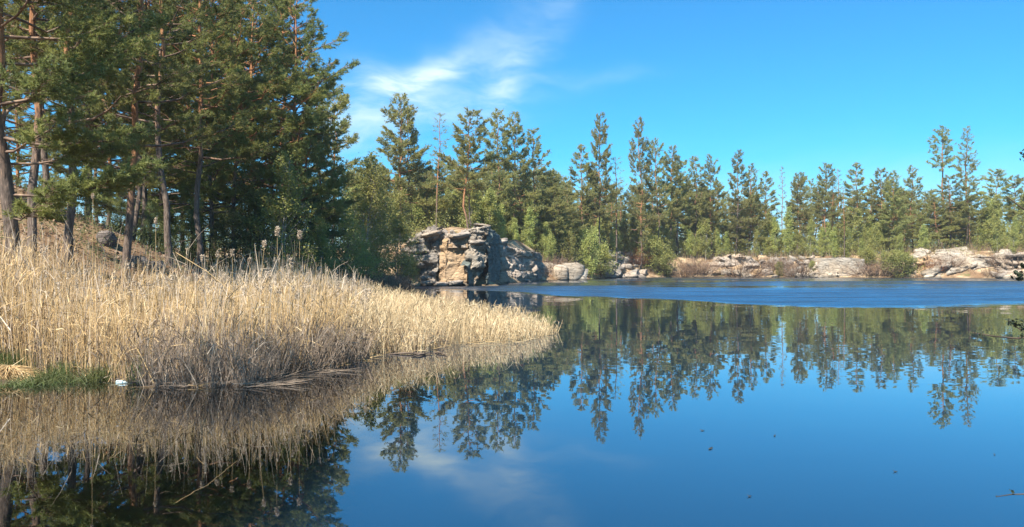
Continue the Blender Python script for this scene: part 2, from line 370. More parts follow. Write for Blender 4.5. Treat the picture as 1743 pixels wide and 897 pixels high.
# ------------------------------------------------------------------ terrain
LAKE = np.array([(-5.2, 2.4), (-7.8, 5), (-9.3, 9), (-9.2, 14.6), (-9.6, 17.5), (-10.2, 24), (-11.5, 34), (-14.5, 47), (-15.5, 60), (-14.0, 74), (-11.5, 83.5),
    (-1.6, 86.0), (-0.6, 100.0), (3.0, 110.5), (8, 121), (11.5, 128), (15.5, 140), (22, 150), (31, 157), (50, 159), (66, 152), (80, 146),
    (94, 138), (112, 122), (132, 90), (138, 40), (120, -10), (60, -14), (12, -1), (4, 1.6), (0, 2.2), (-4, 2.2)], float)
def sdist(x, y):
    """distance to the shoreline, positive on land"""
    x = np.asarray(x, float); y = np.asarray(y, float); d = np.full(x.shape, 1e9); ins = np.zeros(x.shape, bool)
    n = len(LAKE)
    for i in range(n):
        ax, ay = LAKE[i]; bx, by = LAKE[(i + 1) % n]
        ex, ey = bx - ax, by - ay
        t = np.clip(((x - ax) * ex + (y - ay) * ey) / (ex * ex + ey * ey), 0, 1)
        d = np.minimum(d, np.hypot(x - ax - t * ex, y - ay - t * ey))
        c = ((ay > y) != (by > y)) & (x < (bx - ax) * (y - ay) / (by - ay + 1e-12) + ax)
        ins ^= c
    return np.where(ins, -d, d)
_r = np.random.default_rng(5); _ks = _r.normal(0, 1, (14, 2)); _ph = _r.uniform(0, 2 * pi, 14)
def fnoise(x, y, sc_=1.0):
    v = 0
    for i in range(14):
        f = (0.35 + 0.22 * i) * sc_
        v = v + np.sin((_ks[i, 0] * x + _ks[i, 1] * y) * f + _ph[i]) / (1 + i * 0.5)
    return v / 4.0
def sstep(a, b, t):
    t = np.clip((t - a) / (b - a), 0, 1); return t * t * (3 - 2 * t)
def height(x, y):
    x = np.asarray(x, float); y = np.asarray(y, float)
    d = sdist(x, y)
    far = sstep(75, 95, y)
    right = sstep(60, 95, x)
    hb = 1.4 * (1 - far) + (4.3 + 0.9 * right) * far                       # bank height
    wb = 6.0 * (1 - far) + 7.0 * far
    dn = d + fnoise(x, y, 0.35) * 0.8 * far
    land = hb * sstep(-0.2, wb, dn) ** 0.8
    land = land + 0.004 * np.clip(d, 0, 400)
    land += 3.5 * np.exp(-(((x + 26) / 11) ** 2 + ((y - 33) / 9) ** 2))
    land += 1.6 * sstep(3, 14, d) * (1 - far) * sstep(18, 24, y)
    land += 1.5 * np.exp(-(((x + 7) / 9) ** 2 + ((y - 96) / 7) ** 2)) * sstep(2, 8, d)   # rise behind the cliff
    land += fnoise(x, y, 0.5) * 0.22 * sstep(0, 5, d) + fnoise(x, y, 2.0) * 0.07 * sstep(0.2, 2, d)
    near = sstep(-3.0, -6.0, x - (-0.1 * y)) * (1 - sstep(40, 60, y))
    slope_b = 0.10 * near + 0.35 * (1 - near)
    maxd = 0.75 * near + 4.0 * (1 - near)
    bed = -np.minimum(np.clip(-d, 0, None) * slope_b + 0.02, maxd) + fnoise(x, y, 1.4) * 0.07
    return np.where(d > 0, np.maximum(land, 0.03), np.minimum(bed, -0.03))
def axis(lo, hi, a, b, fine, grow=1.22):
    v = list(np.arange(a, b, fine)); s_ = fine; t = v[-1]
    while t < hi: s_ *= grow; t += s_; v.append(t)
    s_ = fine; t = v[0]
    while t > lo: s_ *= grow; t -= s_; v.insert(0, t)
    return np.array(v)
gx = axis(-4000, 4000, -40, 120, 0.85); gy = axis(-1500, 6000, -4, 175, 0.85)
GX, GY = np.meshgrid(gx, gy); GZ = height(GX, GY)
nx, ny = len(gx), len(gy); ii = np.arange(ny - 1)[:, None] * nx + np.arange(nx - 1)[None, :]
me = mesh_np('ground', np.stack([GX, GY, GZ], -1), np.stack([ii, ii + 1, ii + 1 + nx, ii + nx], -1).reshape(-1, 4), None, (M['ground'],), True)
tag(link('ground', me), kind='structure')
def gz(x, y): return float(height(np.array([x]), np.array([y]))[0])
wx0, wx1, wy0, wy1 = -30, 150, -30, 170
me = mesh_np('water', [(wx0, wy0, 0), (wx1, wy0, 0), (wx1, wy1, 0), (wx0, wy1, 0)], [[0, 1, 2, 3]], None, (M['water'],))
tag(link('water', me), kind='structure')

def wx(px, D): return (px - CX) / FPX * D
def wz(py, D): return CAMH + (HOR - py) / FPX * D
def dwater(py): return FPX * CAMH / (py - HOR)

# ------------------------------------------------------------------ pines
def gen_pine(seed, H=18.0, cb=0.3, R=3.2, nb=60, shape=0.8, tuft=12, L=0.13, wd=0.02, tw=1.0, r0=0.2, dead=10,
             extra=(), split=False, topflat=0.0, sides=8, lean=0.3, irr=0.0, tip0=0.16, needle='needle', spread=0.8, droop=0.0, twigwood=True):
    rng = np.random.default_rng(seed)
    n = 14; t = np.linspace(0, 1, n)
    wob = np.cumsum(rng.normal(0, 0.05, (n, 2)), 0) * (H / 18) * lean / 0.3
    wob -= wob[0]
    tp = np.stack([wob[:, 0], wob[:, 1], t * H], 1)
    tr = r0 * (1 - t) ** 0.75 * 0.93 + 0.015; tr[0] *= 1.25
    trunk = MB(); trunk.tube(tp, tr, sides)
    def tpos(z): return np.array([np.interp(z, tp[:, 2], tp[:, 0]), np.interp(z, tp[:, 2], tp[:, 1]), z])
    P, D = [], []; br = []
    def branch(z, azm, Lb, elv, dens, wood_r=None):
        b0 = tpos(z); m = 6; s_ = np.linspace(0, 1, m)
        hd = np.array([cos(azm), sin(azm), 0]); side = np.array([-sin(azm), cos(azm), 0])
        cur = rng.normal(0, 0.12)
        pts = b0 + (s_[:, None] * Lb) * (hd * cos(elv)) + side * (cur * Lb * s_ ** 2)[:, None]
        pts[:, 2] += Lb * (np.sin(elv) * s_ + (0.16 - droop) * s_ ** 2.2) - 0.05 * Lb * np.sin(s_ * pi)
        pts[1:-1] += rng.normal(0, 0.025 * Lb, (m - 2, 3))
        mb = MB(); rr = (wood_r or (0.012 + 0.011 * Lb)); mb.tube(pts, rr * (1 - 0.85 * s_), 4, False)
        ntw = max(3, int(Lb * 7 * tw * dens * (1.5 if wood_r and wood_r > .02 else 1)))
        if dens > 0:
            for i in range(ntw):
                u = rng.uniform(tip0, 1.0) ** 0.8
                bp = np.array([np.interp(u, s_, pts[:, c]) for c in range(3)])
                sd_ = rng.choice([-1, 1]); dirn = unit(hd * rng.uniform(0.3, 1.0) + side * sd_ * rng.uniform(0.2, 1.0) + np.array([0, 0, rng.uniform(-0.15, 0.55)]))
                tl = (0.22 + 0.30 * Lb * (1.15 - u)) * rng.uniform(0.6, 1.2)
                ep = bp + dirn * tl
                if twigwood: mb.tube([bp, ep], [0.010, 0.005], 3, False)
                nt = max(2, int(tl / 0.16))
                for j in range(nt):
                    f = 1 - j / (nt + 0.5) * 0.75
                    sub = unit(dirn + rng.normal(0, 0.45, 3) + np.array([0, 0, 0.25]))
                    P.append(bp + (ep - bp) * f + sub * rng.uniform(0, 0.14 if twigwood else 0.34)); D.append(sub)
        br.append(mb)
    zb = cb * H
    for i in range(nb):
        f = (i + rng.uniform(0, 0.9)) / nb
        z = zb + (H * 0.985 - zb) * f ** 0.92
        tt = (z - zb) / (H - zb)
        prof = (1 - tt) ** shape * (0.55 + 0.45 * min(1, tt / 0.18 + 0.35)) * (1 + irr * sin(i * 0.55 + seed) * sin(i * 2.39996 + seed * 2))
        if irr and sin(i * 0.9 + seed * 3) > 0.72: continue
        if topflat: prof = max(prof, topflat * (1 - tt ** 4))
        Lb = R * prof * rng.uniform(0.55, 1.2) + 0.25
        az_ = i * 2.39996 + rng.uniform(-0.5, 0.5)
        branch(z, az_, Lb, 0.02 + 0.75 * tt + rng.uniform(-0.18, 0.25), rng.uniform(0.55, 1.15))
    br_live = len(br)
    for i in range(dead):
        z = rng.uniform(0.12, cb + 0.15) * H
        branch(z, rng.uniform(0, 2 * pi), rng.uniform(0.3, 1.3), rng.uniform(-0.3, 0.35), 0, 0.014)
    for (z, azm, Lb, elv, dens, wr) in extra: branch(z, azm, Lb, elv, dens, wr)
    P.append(tpos(H * 0.99)); D.append(np.array([0, 0, 1.0]))
    P = np.array(P); D = np.array(D)
    V, T = blades(rng, P, D, tuft, L, wd, spread, L * 1.3)
    crown = mesh_np('crown', V, None, T, (M[needle],))
    if split:
        bms = [b.mesh('branch', M['branch_bark']) for b in br]
        return dict(H=H, parts=[('trunk', trunk.mesh('trunk', M['bark'], True))] + [('branch', b) for b in bms] + [('crown', crown)])
    for b in br:
        for v in b.v: pass
        off = 0
        V_ = np.concatenate(b.v); trunk.add(V_, np.concatenate(b.q) if b.q else None)
    return dict(H=H, parts=[('trunk', trunk.mesh('trunk', M['bark'], True)), ('crown', crown)])
# fix: MB.q arrays already carry their own offsets, so a whole MB can be appended in one call

def gen_decid(seed, H=8.0, R=2.2, stems=3, nl=7000, size=0.13, low=0.12, leaf='leaf', bark_='bark_pale', r0=0.07, up=0.7, lobes=26):
    rng = np.random.default_rng(seed); wood = MB(); tips = []
    for s_ in range(stems):
        a = rng.uniform(0, 2 * pi); sp = rng.uniform(0.0, 0.45) * R * (stems > 1)
        n = 8; t = np.linspace(0, 1, n); hh = H * rng.uniform(0.75, 1.0) if s_ else H
        pts = np.stack([cos(a) * sp * t + np.cumsum(rng.normal(0, .035 * R, n)), sin(a) * sp * t + np.cumsum(rng.normal(0, .035 * R, n)), t * hh], 1)
        pts[:, :2] -= pts[0, :2]
        if stems > 1: pts[:, :2] += rng.normal(0, 0.12, 2)
        wood.tube(pts, r0 * (1 - 0.9 * t) * (0.8 if stems > 1 else 1.1), 6)
        nbr = int(lobes * 1.3 / stems + 6)
        for i in range(nbr):
            f = rng.uniform(low, 0.97); bp = np.array([np.interp(f, t, pts[:, c]) for c in range(3)])
            az_ = rng.uniform(0, 2 * pi); env = sin(pi * min(0.95, 0.18 + f * 0.8)) ** 0.6
            Lb = R * env * rng.uniform(0.35, 1.0) * (1.25 - 0.6 * f)
            e = up * rng.uniform(0.4, 1.2)
            d = np.array([cos(az_) * cos(e), sin(az_) * cos(e), sin(e)])
            ep = bp + d * Lb; mid = bp + d * Lb * 0.5 + rng.normal(0, 0.05 * Lb, 3)
            wood.tube([bp, mid, ep], [0.02 + r0 * 0.15, 0.012, 0.005], 3, False)
            for k in range(4):
                f2 = rng.uniform(0.25, 1.0); q0 = bp + (ep - bp) * f2
                d2 = unit(d + rng.normal(0, 0.6, 3) + np.array([0, 0, 0.2])); l2 = Lb * rng.uniform(0.2, 0.45) + 0.15
                wood.tube([q0, q0 + d2 * l2], [0.007, 0.003], 3, False)
                tips.append((q0, q0 + d2 * l2))
    A = np.array([a for a, b in tips]); B = np.array([b for a, b in tips])
    k = rng.integers(0, len(A), nl); u = rng.uniform(0.1, 1.1, (nl, 1))
    P = A[k] + (B[k] - A[k]) * u + rng.normal(0, 0.11 + size * 0.35, (nl, 3))
    P[:, 2] = np.maximum(P[:, 2], 0.05)
    V, Q = leaves(rng, P, size)
    return dict(H=H, parts=[('trunk', wood.mesh('trunk', M[bark_])), ('crown', mesh_np('crown', V, Q, None, (M[leaf],)))])

def gen_brush(seed, H=2.0, R=1.6, n=260, mname='dry_twig', nl=0, leaf='leaf', wdt=0.03):
    rng = np.random.default_rng(seed)
    a = rng.uniform(0, 2 * pi, n); r = R * np.sqrt(rng.uniform(0, 1, n))
    base = np.stack([np.cos(a) * r * 0.55, np.sin(a) * r * 0.55, np.zeros(n)], 1)
    hh = H * rng.uniform(0.45, 1.0, n) * (1 - 0.35 * (r / R) ** 2)
    top = base + np.stack([np.cos(a) * r * 0.6, np.sin(a) * r * 0.6, hh], 1) + rng.normal(0, 0.12 * R, (n, 3)) * [1, 1, .3]
    V1, Q1 = ribbons(rng, base, top, rng.normal(0, 0.1 * H, (n, 3)), np.full(n, wdt), 3)
    m2 = n * 3; k = rng.integers(0, n, m2); f = rng.uniform(0.3, 0.9, (m2, 1))
    b2 = base[k] + (top[k] - base[k]) * f; d2 = unit(rng.normal(0, 1, (m2, 3)) + [0, 0, 0.9]) * H * rng.uniform(0.1, 0.28, (m2, 1))
    V2, Q2 = ribbons(rng, b2, b2 + d2, rng.normal(0, 0.02, (m2, 3)), np.full(m2, wdt * 0.6), 1)
    V = np.concatenate([V1, V2]); Q = np.concatenate([Q1, Q2 + len(V1)])
    parts = [('stems', mesh_np('stems', V, Q, None, (M[mname],)))]
    if nl:
        kk = rng.integers(0, m2, nl); P = b2[kk] + d2[kk] * rng.uniform(0, 1.2, (nl, 1)) + rng.normal(0, .06, (nl, 3))
        Vl, Ql = leaves(rng, P, 0.12); parts.append(('leaves', mesh_np('leaves', Vl, Ql, None, (M[leaf],))))
    return dict(H=H, parts=parts)

def plant(name, proto, x, y, z, h, label, cat, group, rot=0.0, wide=1.0, lean=(0, 0)):
    s_ = h / proto['H']
    r = bpy.data.objects.new(name, None); COL.objects.link(r)
    r.location = (x, y, z); r.rotation_euler = (lean[0], lean[1], rot); r.scale = (s_ * wide, s_ * wide, s_)
    r.empty_display_size = 0.2
    tag(r, label, cat, group)
    for nm, me_ in proto['parts']: link(nm, me_, r)
    return r

rs = random.Random(11); rng_l = np.random.default_rng(31)
NEAR = [gen_pine(100 + i, H=18, cb=c, R=3.9, nb=n_, tuft=24, L=0.15, wd=0.022, tw=1.3, irr=0.4, tip0=0.25, r0=0.145, dead=22, split=True, sides=10, lean=0.6, droop=dr_)
        for i, (c, n_, dr_) in enumerate([(0.22, 74, 0.1), (0.30, 66, 0.0)])]
LEFT = gen_pine(140, H=17, cb=0.42, R=3.9, nb=56, tuft=24, L=0.15, wd=0.022, tw=1.35, r0=0.19, dead=20, lean=0.6, split=True, sides=12,
                extra=[(4.9, 0.55, 2.8, 0.85, 1.2, 0.07), (4.6, 0.1, 3.4, -0.08, 1.2, 0.055), (4.2, -0.3, 2.8, 0.32, 1.2, 0.045), (3.1, 0.1, 3.8, 0.06, 1.7, 0.04),
                       (3.9, 0.5, 3.3, 0.2, 1.6, 0.035), (2.5, -0.5, 2.4, 0.12, 1.6, 0.03), (5.4, 0.4, 4.0, 0.42, 1.5, 0.05), (5.9, -0.5, 3.0, -0.15, 1.4, 0.035),
                       (6.5, 0.9, 4.4, 0.35, 1.6, 0.045), (7.4, -0.6, 4.2, 0.3, 1.6, 0.045)])
MID = [gen_pine(200 + i, H=20, cb=c, R=R_, nb=n_, shape=0.55, topflat=0.45, irr=0.45, tip0=0.34, tuft=17, L=0.19, wd=0.030, tw=1.25, r0=0.145, dead=18, droop=dr, lean=0.6)
       for i, (c, R_, n_, dr) in enumerate([(0.20, 4.4, 96, 0.05), (0.12, 4.8, 110, 0.15), (0.28, 4.0, 84, 0.0), (0.2, 4.6, 100, 0.12)])]
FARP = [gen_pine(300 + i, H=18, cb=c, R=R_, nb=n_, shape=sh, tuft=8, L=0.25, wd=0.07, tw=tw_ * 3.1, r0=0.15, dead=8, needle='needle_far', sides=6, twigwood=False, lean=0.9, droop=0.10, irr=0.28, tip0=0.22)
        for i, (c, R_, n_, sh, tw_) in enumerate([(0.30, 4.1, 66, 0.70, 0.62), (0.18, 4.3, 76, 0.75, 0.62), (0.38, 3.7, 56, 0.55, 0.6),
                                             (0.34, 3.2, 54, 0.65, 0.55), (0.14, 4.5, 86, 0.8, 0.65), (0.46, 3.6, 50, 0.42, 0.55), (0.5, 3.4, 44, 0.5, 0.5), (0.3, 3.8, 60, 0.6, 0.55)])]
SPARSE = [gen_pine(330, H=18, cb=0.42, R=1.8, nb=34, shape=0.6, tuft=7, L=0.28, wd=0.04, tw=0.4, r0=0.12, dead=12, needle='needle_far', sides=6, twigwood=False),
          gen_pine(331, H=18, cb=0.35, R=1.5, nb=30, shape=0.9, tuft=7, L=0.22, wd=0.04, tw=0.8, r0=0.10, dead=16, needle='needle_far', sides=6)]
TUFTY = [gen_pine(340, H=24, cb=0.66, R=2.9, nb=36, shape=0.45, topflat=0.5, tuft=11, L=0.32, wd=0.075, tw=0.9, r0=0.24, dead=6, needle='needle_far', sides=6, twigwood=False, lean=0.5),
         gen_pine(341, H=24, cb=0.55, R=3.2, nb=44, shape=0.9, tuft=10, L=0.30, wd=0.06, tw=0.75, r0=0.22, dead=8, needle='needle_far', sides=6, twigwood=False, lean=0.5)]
DEC_FAR = [gen_decid(400 + i, H=8, R=1.9, stems=2, nl=4600, size=0.22, low=0.1, leaf='leaf', up=0.9, lobes=40) for i in range(3)]
DEC_MID = [gen_decid(410 + i, H=8, R=2.3, stems=3, nl=9000, size=0.13, low=0.08, leaf='leaf', up=0.8, lobes=60) for i in range(2)]
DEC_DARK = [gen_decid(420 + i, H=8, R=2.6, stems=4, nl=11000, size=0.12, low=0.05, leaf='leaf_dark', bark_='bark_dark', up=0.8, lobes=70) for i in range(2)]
BUSH = [gen_decid(430 + i, H=4, R=2.4, stems=6, nl=6000, size=0.17, low=0.03, leaf='leaf', bark_='bark_dark', r0=0.03, up=0.6, lobes=60) for i in range(2)]
BRUSH = [gen_brush(440 + i) for i in range(2)]
BRUSHG = gen_brush(445, nl=900)
RUST = gen_brush(446, mname='rust_needle', n=200)

# --- left wood: px at the trunk foot, distance, height, prototype, rotation, lean, label
G_L = 'pines of the near wood on the left bank'
left = [
 (22, 20, 17, LEFT, 0.0, 0.00, 'thick orange-barked pine at the far left with forked boughs reaching right'),
 (52, 24.5, 17, NEAR[1], 1.0, 0.02, 'slimmer grey pine just right of the thick leftmost trunk'),
 (80, 36, 18, NEAR[0], 2.0, 0.0, 'dark pine against the sky gap, behind the two leftmost trunks'),
 (118, 26, 17, NEAR[0], 3.9, -0.02, 'dark thick trunk rising from leaf litter left of the brown earth bank'),
 (150, 38, 18, NEAR[1], 4.4, 0.01, 'pine standing on the mound behind the low green sprays'),
 (213, 27, 17, NEAR[0], 5.2, 0.05, 'leaning dark pine trunk at the right end of the brown earth bank'),
 (245, 42, 19, MID[0], 0.5, 0.0, 'pine deep in the left wood beside the blue sky chink'),
 (290, 33, 18, NEAR[1], 2.9, 0.025, 'pine with a glowing orange upper trunk in the middle of the left wood'),
 (342, 37, 19, MID[2], 1.2, 0.02, 'orange-brown pine just right of the glowing orange trunk'),
 (188, 50, 20, MID[1], 0.7, 0.0, 'tall pine at the back of the left wood over the sky gap'),
 (12, 44, 19, MID[3], 2.2, 0.0, 'back-row pine seen at the left picture edge'),
 (400, 46, 20, MID[3], 3.4, 0.0, 'pine behind the reed plumes with a wide blue-green crown'),
 (440, 50, 21, MID[0], 4.1, 0.0, 'full-crowned pine left of the pale birch stem'),
 (312, 56, 22, MID[1], 5.0, 0.0, 'tall back pine filling the top of the left wood'),
 (482, 53, 22, MID[1], 0.3, 0.0, 'big dense pine whose crown makes the shoulder of the wood'),
 (512, 50, 21, MID[3], 1.6, 0.0, 'outermost pine of the left wood with layered boughs over the open sky'),
 (545, 66, 19, MID[2], 2.7, 0.0, 'pale-trunked pine under the outermost overhanging boughs'),
 (563, 74, 18, FARP[5], 0.7, 0.0, 'slender pine stem right of the pale trunk in the gap'),
 (345, 55, 23, MID[0], 3.0, 0.0, 'rearmost tall pine showing between the orange trunks'),
]
left += [(px_, D_, H_, MID[k_], r_, 0.0, lab_) for px_, D_, H_, k_, r_, lab_ in [
 (30, 58, 20, 1, .4, 'back pine with low boughs behind the leftmost trunk'), (262, 66, 22, 3, 1.9, 'dense pine far back beyond the leaning trunk'),
 (325, 66, 24, 1, 2.2, 'far back pine above the orange-brown pine'), (362, 60, 24, 2, 3.1, 'far back pine behind the full-crowned one'),
 (425, 55, 23, 1, 4.6, 'tall dark pine behind the pale birch stem'), (225, 36, 16, 3, 5.5, 'bushy pine with drooping boughs behind the leaning trunk'),
 (275, 50, 19, 1, 0.9, 'low-branched pine just left of the glowing orange trunk'), (360, 44, 18, 1, 1.4, 'low-branched pine behind the orange-brown one'),
 (165, 60, 20, 2, 2.4, 'pine at the rear of the mound over the sky gap'), (-40, 30, 17, 3, 2.0, 'pine whose boughs come in over the left picture edge'),
 (455, 57, 22, 3, 5.1, 'rear pine filling the shoulder of the wood')]]
def treegrp(px, D, H_, proto, rot, lean, lab, wide=1.0, grp=G_L):
    x = wx(px, D); return plant('pine_tree', proto, x, D, gz(x, D) - 0.15, H_, lab, 'pine tree', grp, rot, wide, (0, lean))
for t in left: treegrp(*t)
# one more pine on the near bank, left of the frame: its shade falls on the reeds
plant('pine_tree', NEAR[0], -9.9, 5.4, gz(-9.9, 5.4) - .1, 12.5, 'pine on the near bank outside the picture, shading the reeds', 'pine tree', None, 1.0, 1.1)

G_U = 'leafy saplings under the left wood'
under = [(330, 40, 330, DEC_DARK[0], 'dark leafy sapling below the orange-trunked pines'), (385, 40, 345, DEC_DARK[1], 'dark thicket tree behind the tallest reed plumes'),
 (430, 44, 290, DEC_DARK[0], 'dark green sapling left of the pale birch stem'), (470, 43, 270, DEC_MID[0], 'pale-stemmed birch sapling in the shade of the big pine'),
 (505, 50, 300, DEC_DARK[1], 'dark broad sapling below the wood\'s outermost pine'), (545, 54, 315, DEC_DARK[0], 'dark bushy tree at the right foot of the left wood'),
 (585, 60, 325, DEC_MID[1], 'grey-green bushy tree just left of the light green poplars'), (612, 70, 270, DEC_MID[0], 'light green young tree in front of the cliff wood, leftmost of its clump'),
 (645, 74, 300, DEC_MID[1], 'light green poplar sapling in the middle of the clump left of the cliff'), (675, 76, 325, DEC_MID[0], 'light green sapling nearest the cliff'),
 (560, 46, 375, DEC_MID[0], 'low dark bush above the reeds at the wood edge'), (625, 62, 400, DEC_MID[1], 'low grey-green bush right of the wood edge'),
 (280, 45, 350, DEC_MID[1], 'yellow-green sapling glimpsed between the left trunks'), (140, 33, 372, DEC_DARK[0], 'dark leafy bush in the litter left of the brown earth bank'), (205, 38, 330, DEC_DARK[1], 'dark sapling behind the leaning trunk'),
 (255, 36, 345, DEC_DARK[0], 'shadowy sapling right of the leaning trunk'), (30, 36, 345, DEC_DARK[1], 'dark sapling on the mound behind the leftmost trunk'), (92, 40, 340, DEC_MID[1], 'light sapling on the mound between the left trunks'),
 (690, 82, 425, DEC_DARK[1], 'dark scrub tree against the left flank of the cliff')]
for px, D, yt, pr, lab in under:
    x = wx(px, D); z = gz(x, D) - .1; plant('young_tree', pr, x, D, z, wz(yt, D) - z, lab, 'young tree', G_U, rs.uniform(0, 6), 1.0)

nl_ = 14000; lx = rng_l.uniform(-34, -9, nl_); ly = rng_l.uniform(18, 48, nl_); kk_ = sdist(lx, ly) > .3; lx, ly = lx[kk_], ly[kk_]
Vl, Ql = leaves(rng_l, np.stack([lx, ly, height(lx, ly) + rng_l.uniform(.0, .10, len(lx))], 1), .16, .3)
tag(link('leaf_litter', mesh_np('leaf_litter', Vl, Ql, None, (M['dry_twig'],))), 'brown leaf litter and needles under the left wood', 'litter', None, 'stuff')
nu_ = 9000; lx = rng_l.uniform(-36, -10, nu_); ly = rng_l.uniform(21, 60, nu_); kk_ = (sdist(lx, ly) > 1.5) & (fnoise(lx, ly, .7) > .05); lx, ly = lx[kk_], ly[kk_]; nn_ = len(lx)
bb = np.stack([lx, ly, height(lx, ly) - .03], 1); tt_ = bb + np.stack([rng_l.normal(0, .25, nn_), rng_l.normal(0, .25, nn_), rng_l.uniform(.15, 1.1, nn_)], 1)
Vu, Qu = ribbons(rng_l, bb, tt_, rng_l.normal(0, .12, (nn_, 3)), np.full(nn_, .02), 2); Vw, Qw = leaves(rng_l, np.repeat(tt_, 4, 0) + rng_l.normal(0, .16, (nn_ * 4, 3)), .09)
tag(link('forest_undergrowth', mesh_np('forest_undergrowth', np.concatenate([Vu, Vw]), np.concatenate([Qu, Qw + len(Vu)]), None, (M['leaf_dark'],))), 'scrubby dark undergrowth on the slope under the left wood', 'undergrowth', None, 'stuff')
# --- far wood: px, y of the top, distance, prototype, width factor, label
G_F = 'pines of the far wood across the lake'
far = [
 (632, 262, 112, FARP[1], 1.0, 'low-topped pine between the near wood and the first tall far pine'),
 (680, 160, 108, FARP[0], 1.35, 'tallest wide pine left of the cliff'),
 (706, 176, 112, FARP[3], 1.0, 'narrow pine close against the tallest wide pine'),
 (741, 190, 106, SPARSE[0], 1.1, 'thin airy pine with a bare stem left of the cliff-top trunks'),
 (790, 190, 101, FARP[2], 1.15, 'cliff-top pine with pale bare trunks'),
 (803, 235, 103, FARP[5], 0.9, 'lower pine sharing the cliff top with the pale trunks'),
 (846, 180, 122, FARP[1], 1.2, 'tall blue-green pine right above the cliff edge'),
 (873, 192, 126, FARP[0], 1.1, 'pine just right of the tall one above the cliff edge'),
 (912, 212, 130, FARP[4], 1.2, 'dense conical pine between cliff and open sky'),
 (942, 292, 134, FARP[4], 1.25, 'broad low pine on the slope right of the conical pine'),
 (972, 318, 142, FARP[1], 1.2, 'rounded dark pine left of the tall spire pair'),
 (992, 245, 148, FARP[3], 1.2, 'shorter partner leaning near the first spire pine'),
 (1020, 197, 150, FARP[0], 1.1, 'first tall spire pine with pale trunk foot'),
 (1049, 266, 152, SPARSE[0], 1.2, 'thin pine in the gap between the two spire pines'),
 (1090, 197, 156, FARP[1], 1.05, 'second tall spire pine with layered boughs'),
 (1122, 238, 158, FARP[2], 1.1, 'pine at the right shoulder of the second spire'),
 (1140, 250, 164, FARP[0], 1.1, 'yellowish round-topped pine right of the spires'),
 (1152, 275, 166, FARP[5], 1.2, 'flat-topped pine second from the spires'),
 (1182, 265, 168, FARP[3], 1.2, 'pine above the trunk screen, third from the spires'),
 (1212, 266, 168, FARP[0], 0.95, 'pine with forked tip above the brown brush'),
 (1250, 255, 168, FARP[1], 1.05, 'highest pine in the middle of the far wood'),
 (1276, 278, 170, FARP[4], 1.0, 'pine right beside the highest middle one'),
 (1302, 290, 170, FARP[3], 1.1, 'narrow pine before the dip in the treeline'),
 (1331, 281, 172, SPARSE[1], 1.0, 'nearly bare spiky pine in the dip of the treeline'),
 (1357, 296, 170, FARP[0], 0.95, 'pine just right of the bare spiky one'),
 (1383, 318, 170, FARP[3], 1.0, 'small dark pine left of the pale stem'),
 (1406, 280, 168, FARP[2], 0.95, 'blue-grey pine above the pale stem'),
 (1426, 285, 172, SPARSE[1], 1.3, 'grey leafless-looking tree beside the blue-grey pine'),
 (1437, 318, 156, SPARSE[0], 1.0, 'pine with the long pale bare stem at the bank'),
 (1462, 276, 166, FARP[3], 1.25, 'pointed pine in the middle of the right half'),
 (1482, 312, 168, FARP[0], 0.9, 'shorter pine right of the pointed one'),
 (1502, 288, 164, FARP[2], 1.0, 'slender pine behind the dense dark one'),
 (1520, 290, 158, FARP[4], 0.9, 'dense dark pine above the big willow bush'),
 (1556, 282, 160, FARP[1], 0.9, 'pine with a tufted tip right of the dense dark one'),
 (1582, 335, 160, FARP[3], 0.9, 'low pine left of the two tall tufted pines'),
 (1604, 218, 168, TUFTY[0], 1.0, 'tall tufted pine with bare stem, left of the pair'),
 (1651, 214, 172, TUFTY[1], 0.95, 'tall tufted pine with airy crown, right of the pair'),
 (1618, 300, 158, FARP[2], 1.1, 'pine below the two tall tufted crowns, left one'),
 (1645, 302, 156, FARP[0], 1.1, 'broad pine below the right tufted crown'),
 (1672, 325, 156, FARP[3], 1.0, 'small pine before the screen of bare trunks'),
 (1700, 292, 160, FARP[5], 1.2, 'umbrella-crowned pine over bare trunks near the right edge'),
 (1722, 304, 160, FARP[5], 1.0, 'second umbrella-crowned pine near the right edge'),
 (1748, 310, 156, FARP[2], 1.2, 'pine cut by the right picture edge'),
]
for px, yt, D, pr, wf, lab in far:
    x = wx(px, D); z = gz(x, D) - .2
    wf = wf * 18.0 / max(14.0, (wz(yt, D) - z)) if pr in FARP else wf
    o = plant('pine_tree', pr, x, D, z, wz(yt, D) - z, lab, 'pine tree', G_F, rs.uniform(0, 6.28), wf, (0, rs.gauss(0, .025)))
# smaller pines and saplings that stand between and behind them
def onland(x, y): return sdist(np.array([x]), np.array([y]))[0]
rr = random.Random(77)
LAND = [(640, 'the low-topped pine'), (682, 'the tallest wide pine'), (741, 'the thin airy pine'), (795, 'the cliff-top pine'), (846, 'the tall pine above the cliff'), (912, 'the dense conical pine'),
        (955, 'the broad low pine'), (1020, 'the first spire pine'), (1090, 'the second spire pine'), (1140, 'the yellowish round pine'), (1182, 'the trunk screen'), (1215, 'the forked-tip pine'), (1250, 'the highest middle pine'),
        (1300, 'the narrow pine by the dip'), (1331, 'the bare spiky pine'), (1383, 'the small dark pine'), (1420, 'the grey leafless tree'), (1462, 'the pointed pine'), (1502, 'the big willow'), (1556, 'the tufted-tip pine'),
        (1604, 'the left tufted pine'), (1651, 'the right tufted pine'), (1700, 'the umbrella pine'), (1745, 'the right picture edge'), (1810, 'the jetty')]
ORD = ['front', 'second', 'third', 'fourth', 'fifth', 'sixth', 'seventh', 'eighth', 'ninth', 'tenth', 'eleventh', 'twelfth', 'thirteenth', 'fourteenth', 'fifteenth', 'sixteenth', 'seventeenth', 'eighteenth', 'nineteenth', 'twentieth', 'twenty-first', 'twenty-second', 'twenty-third', 'twenty-fourth', 'twenty-fifth', 'twenty-sixth']
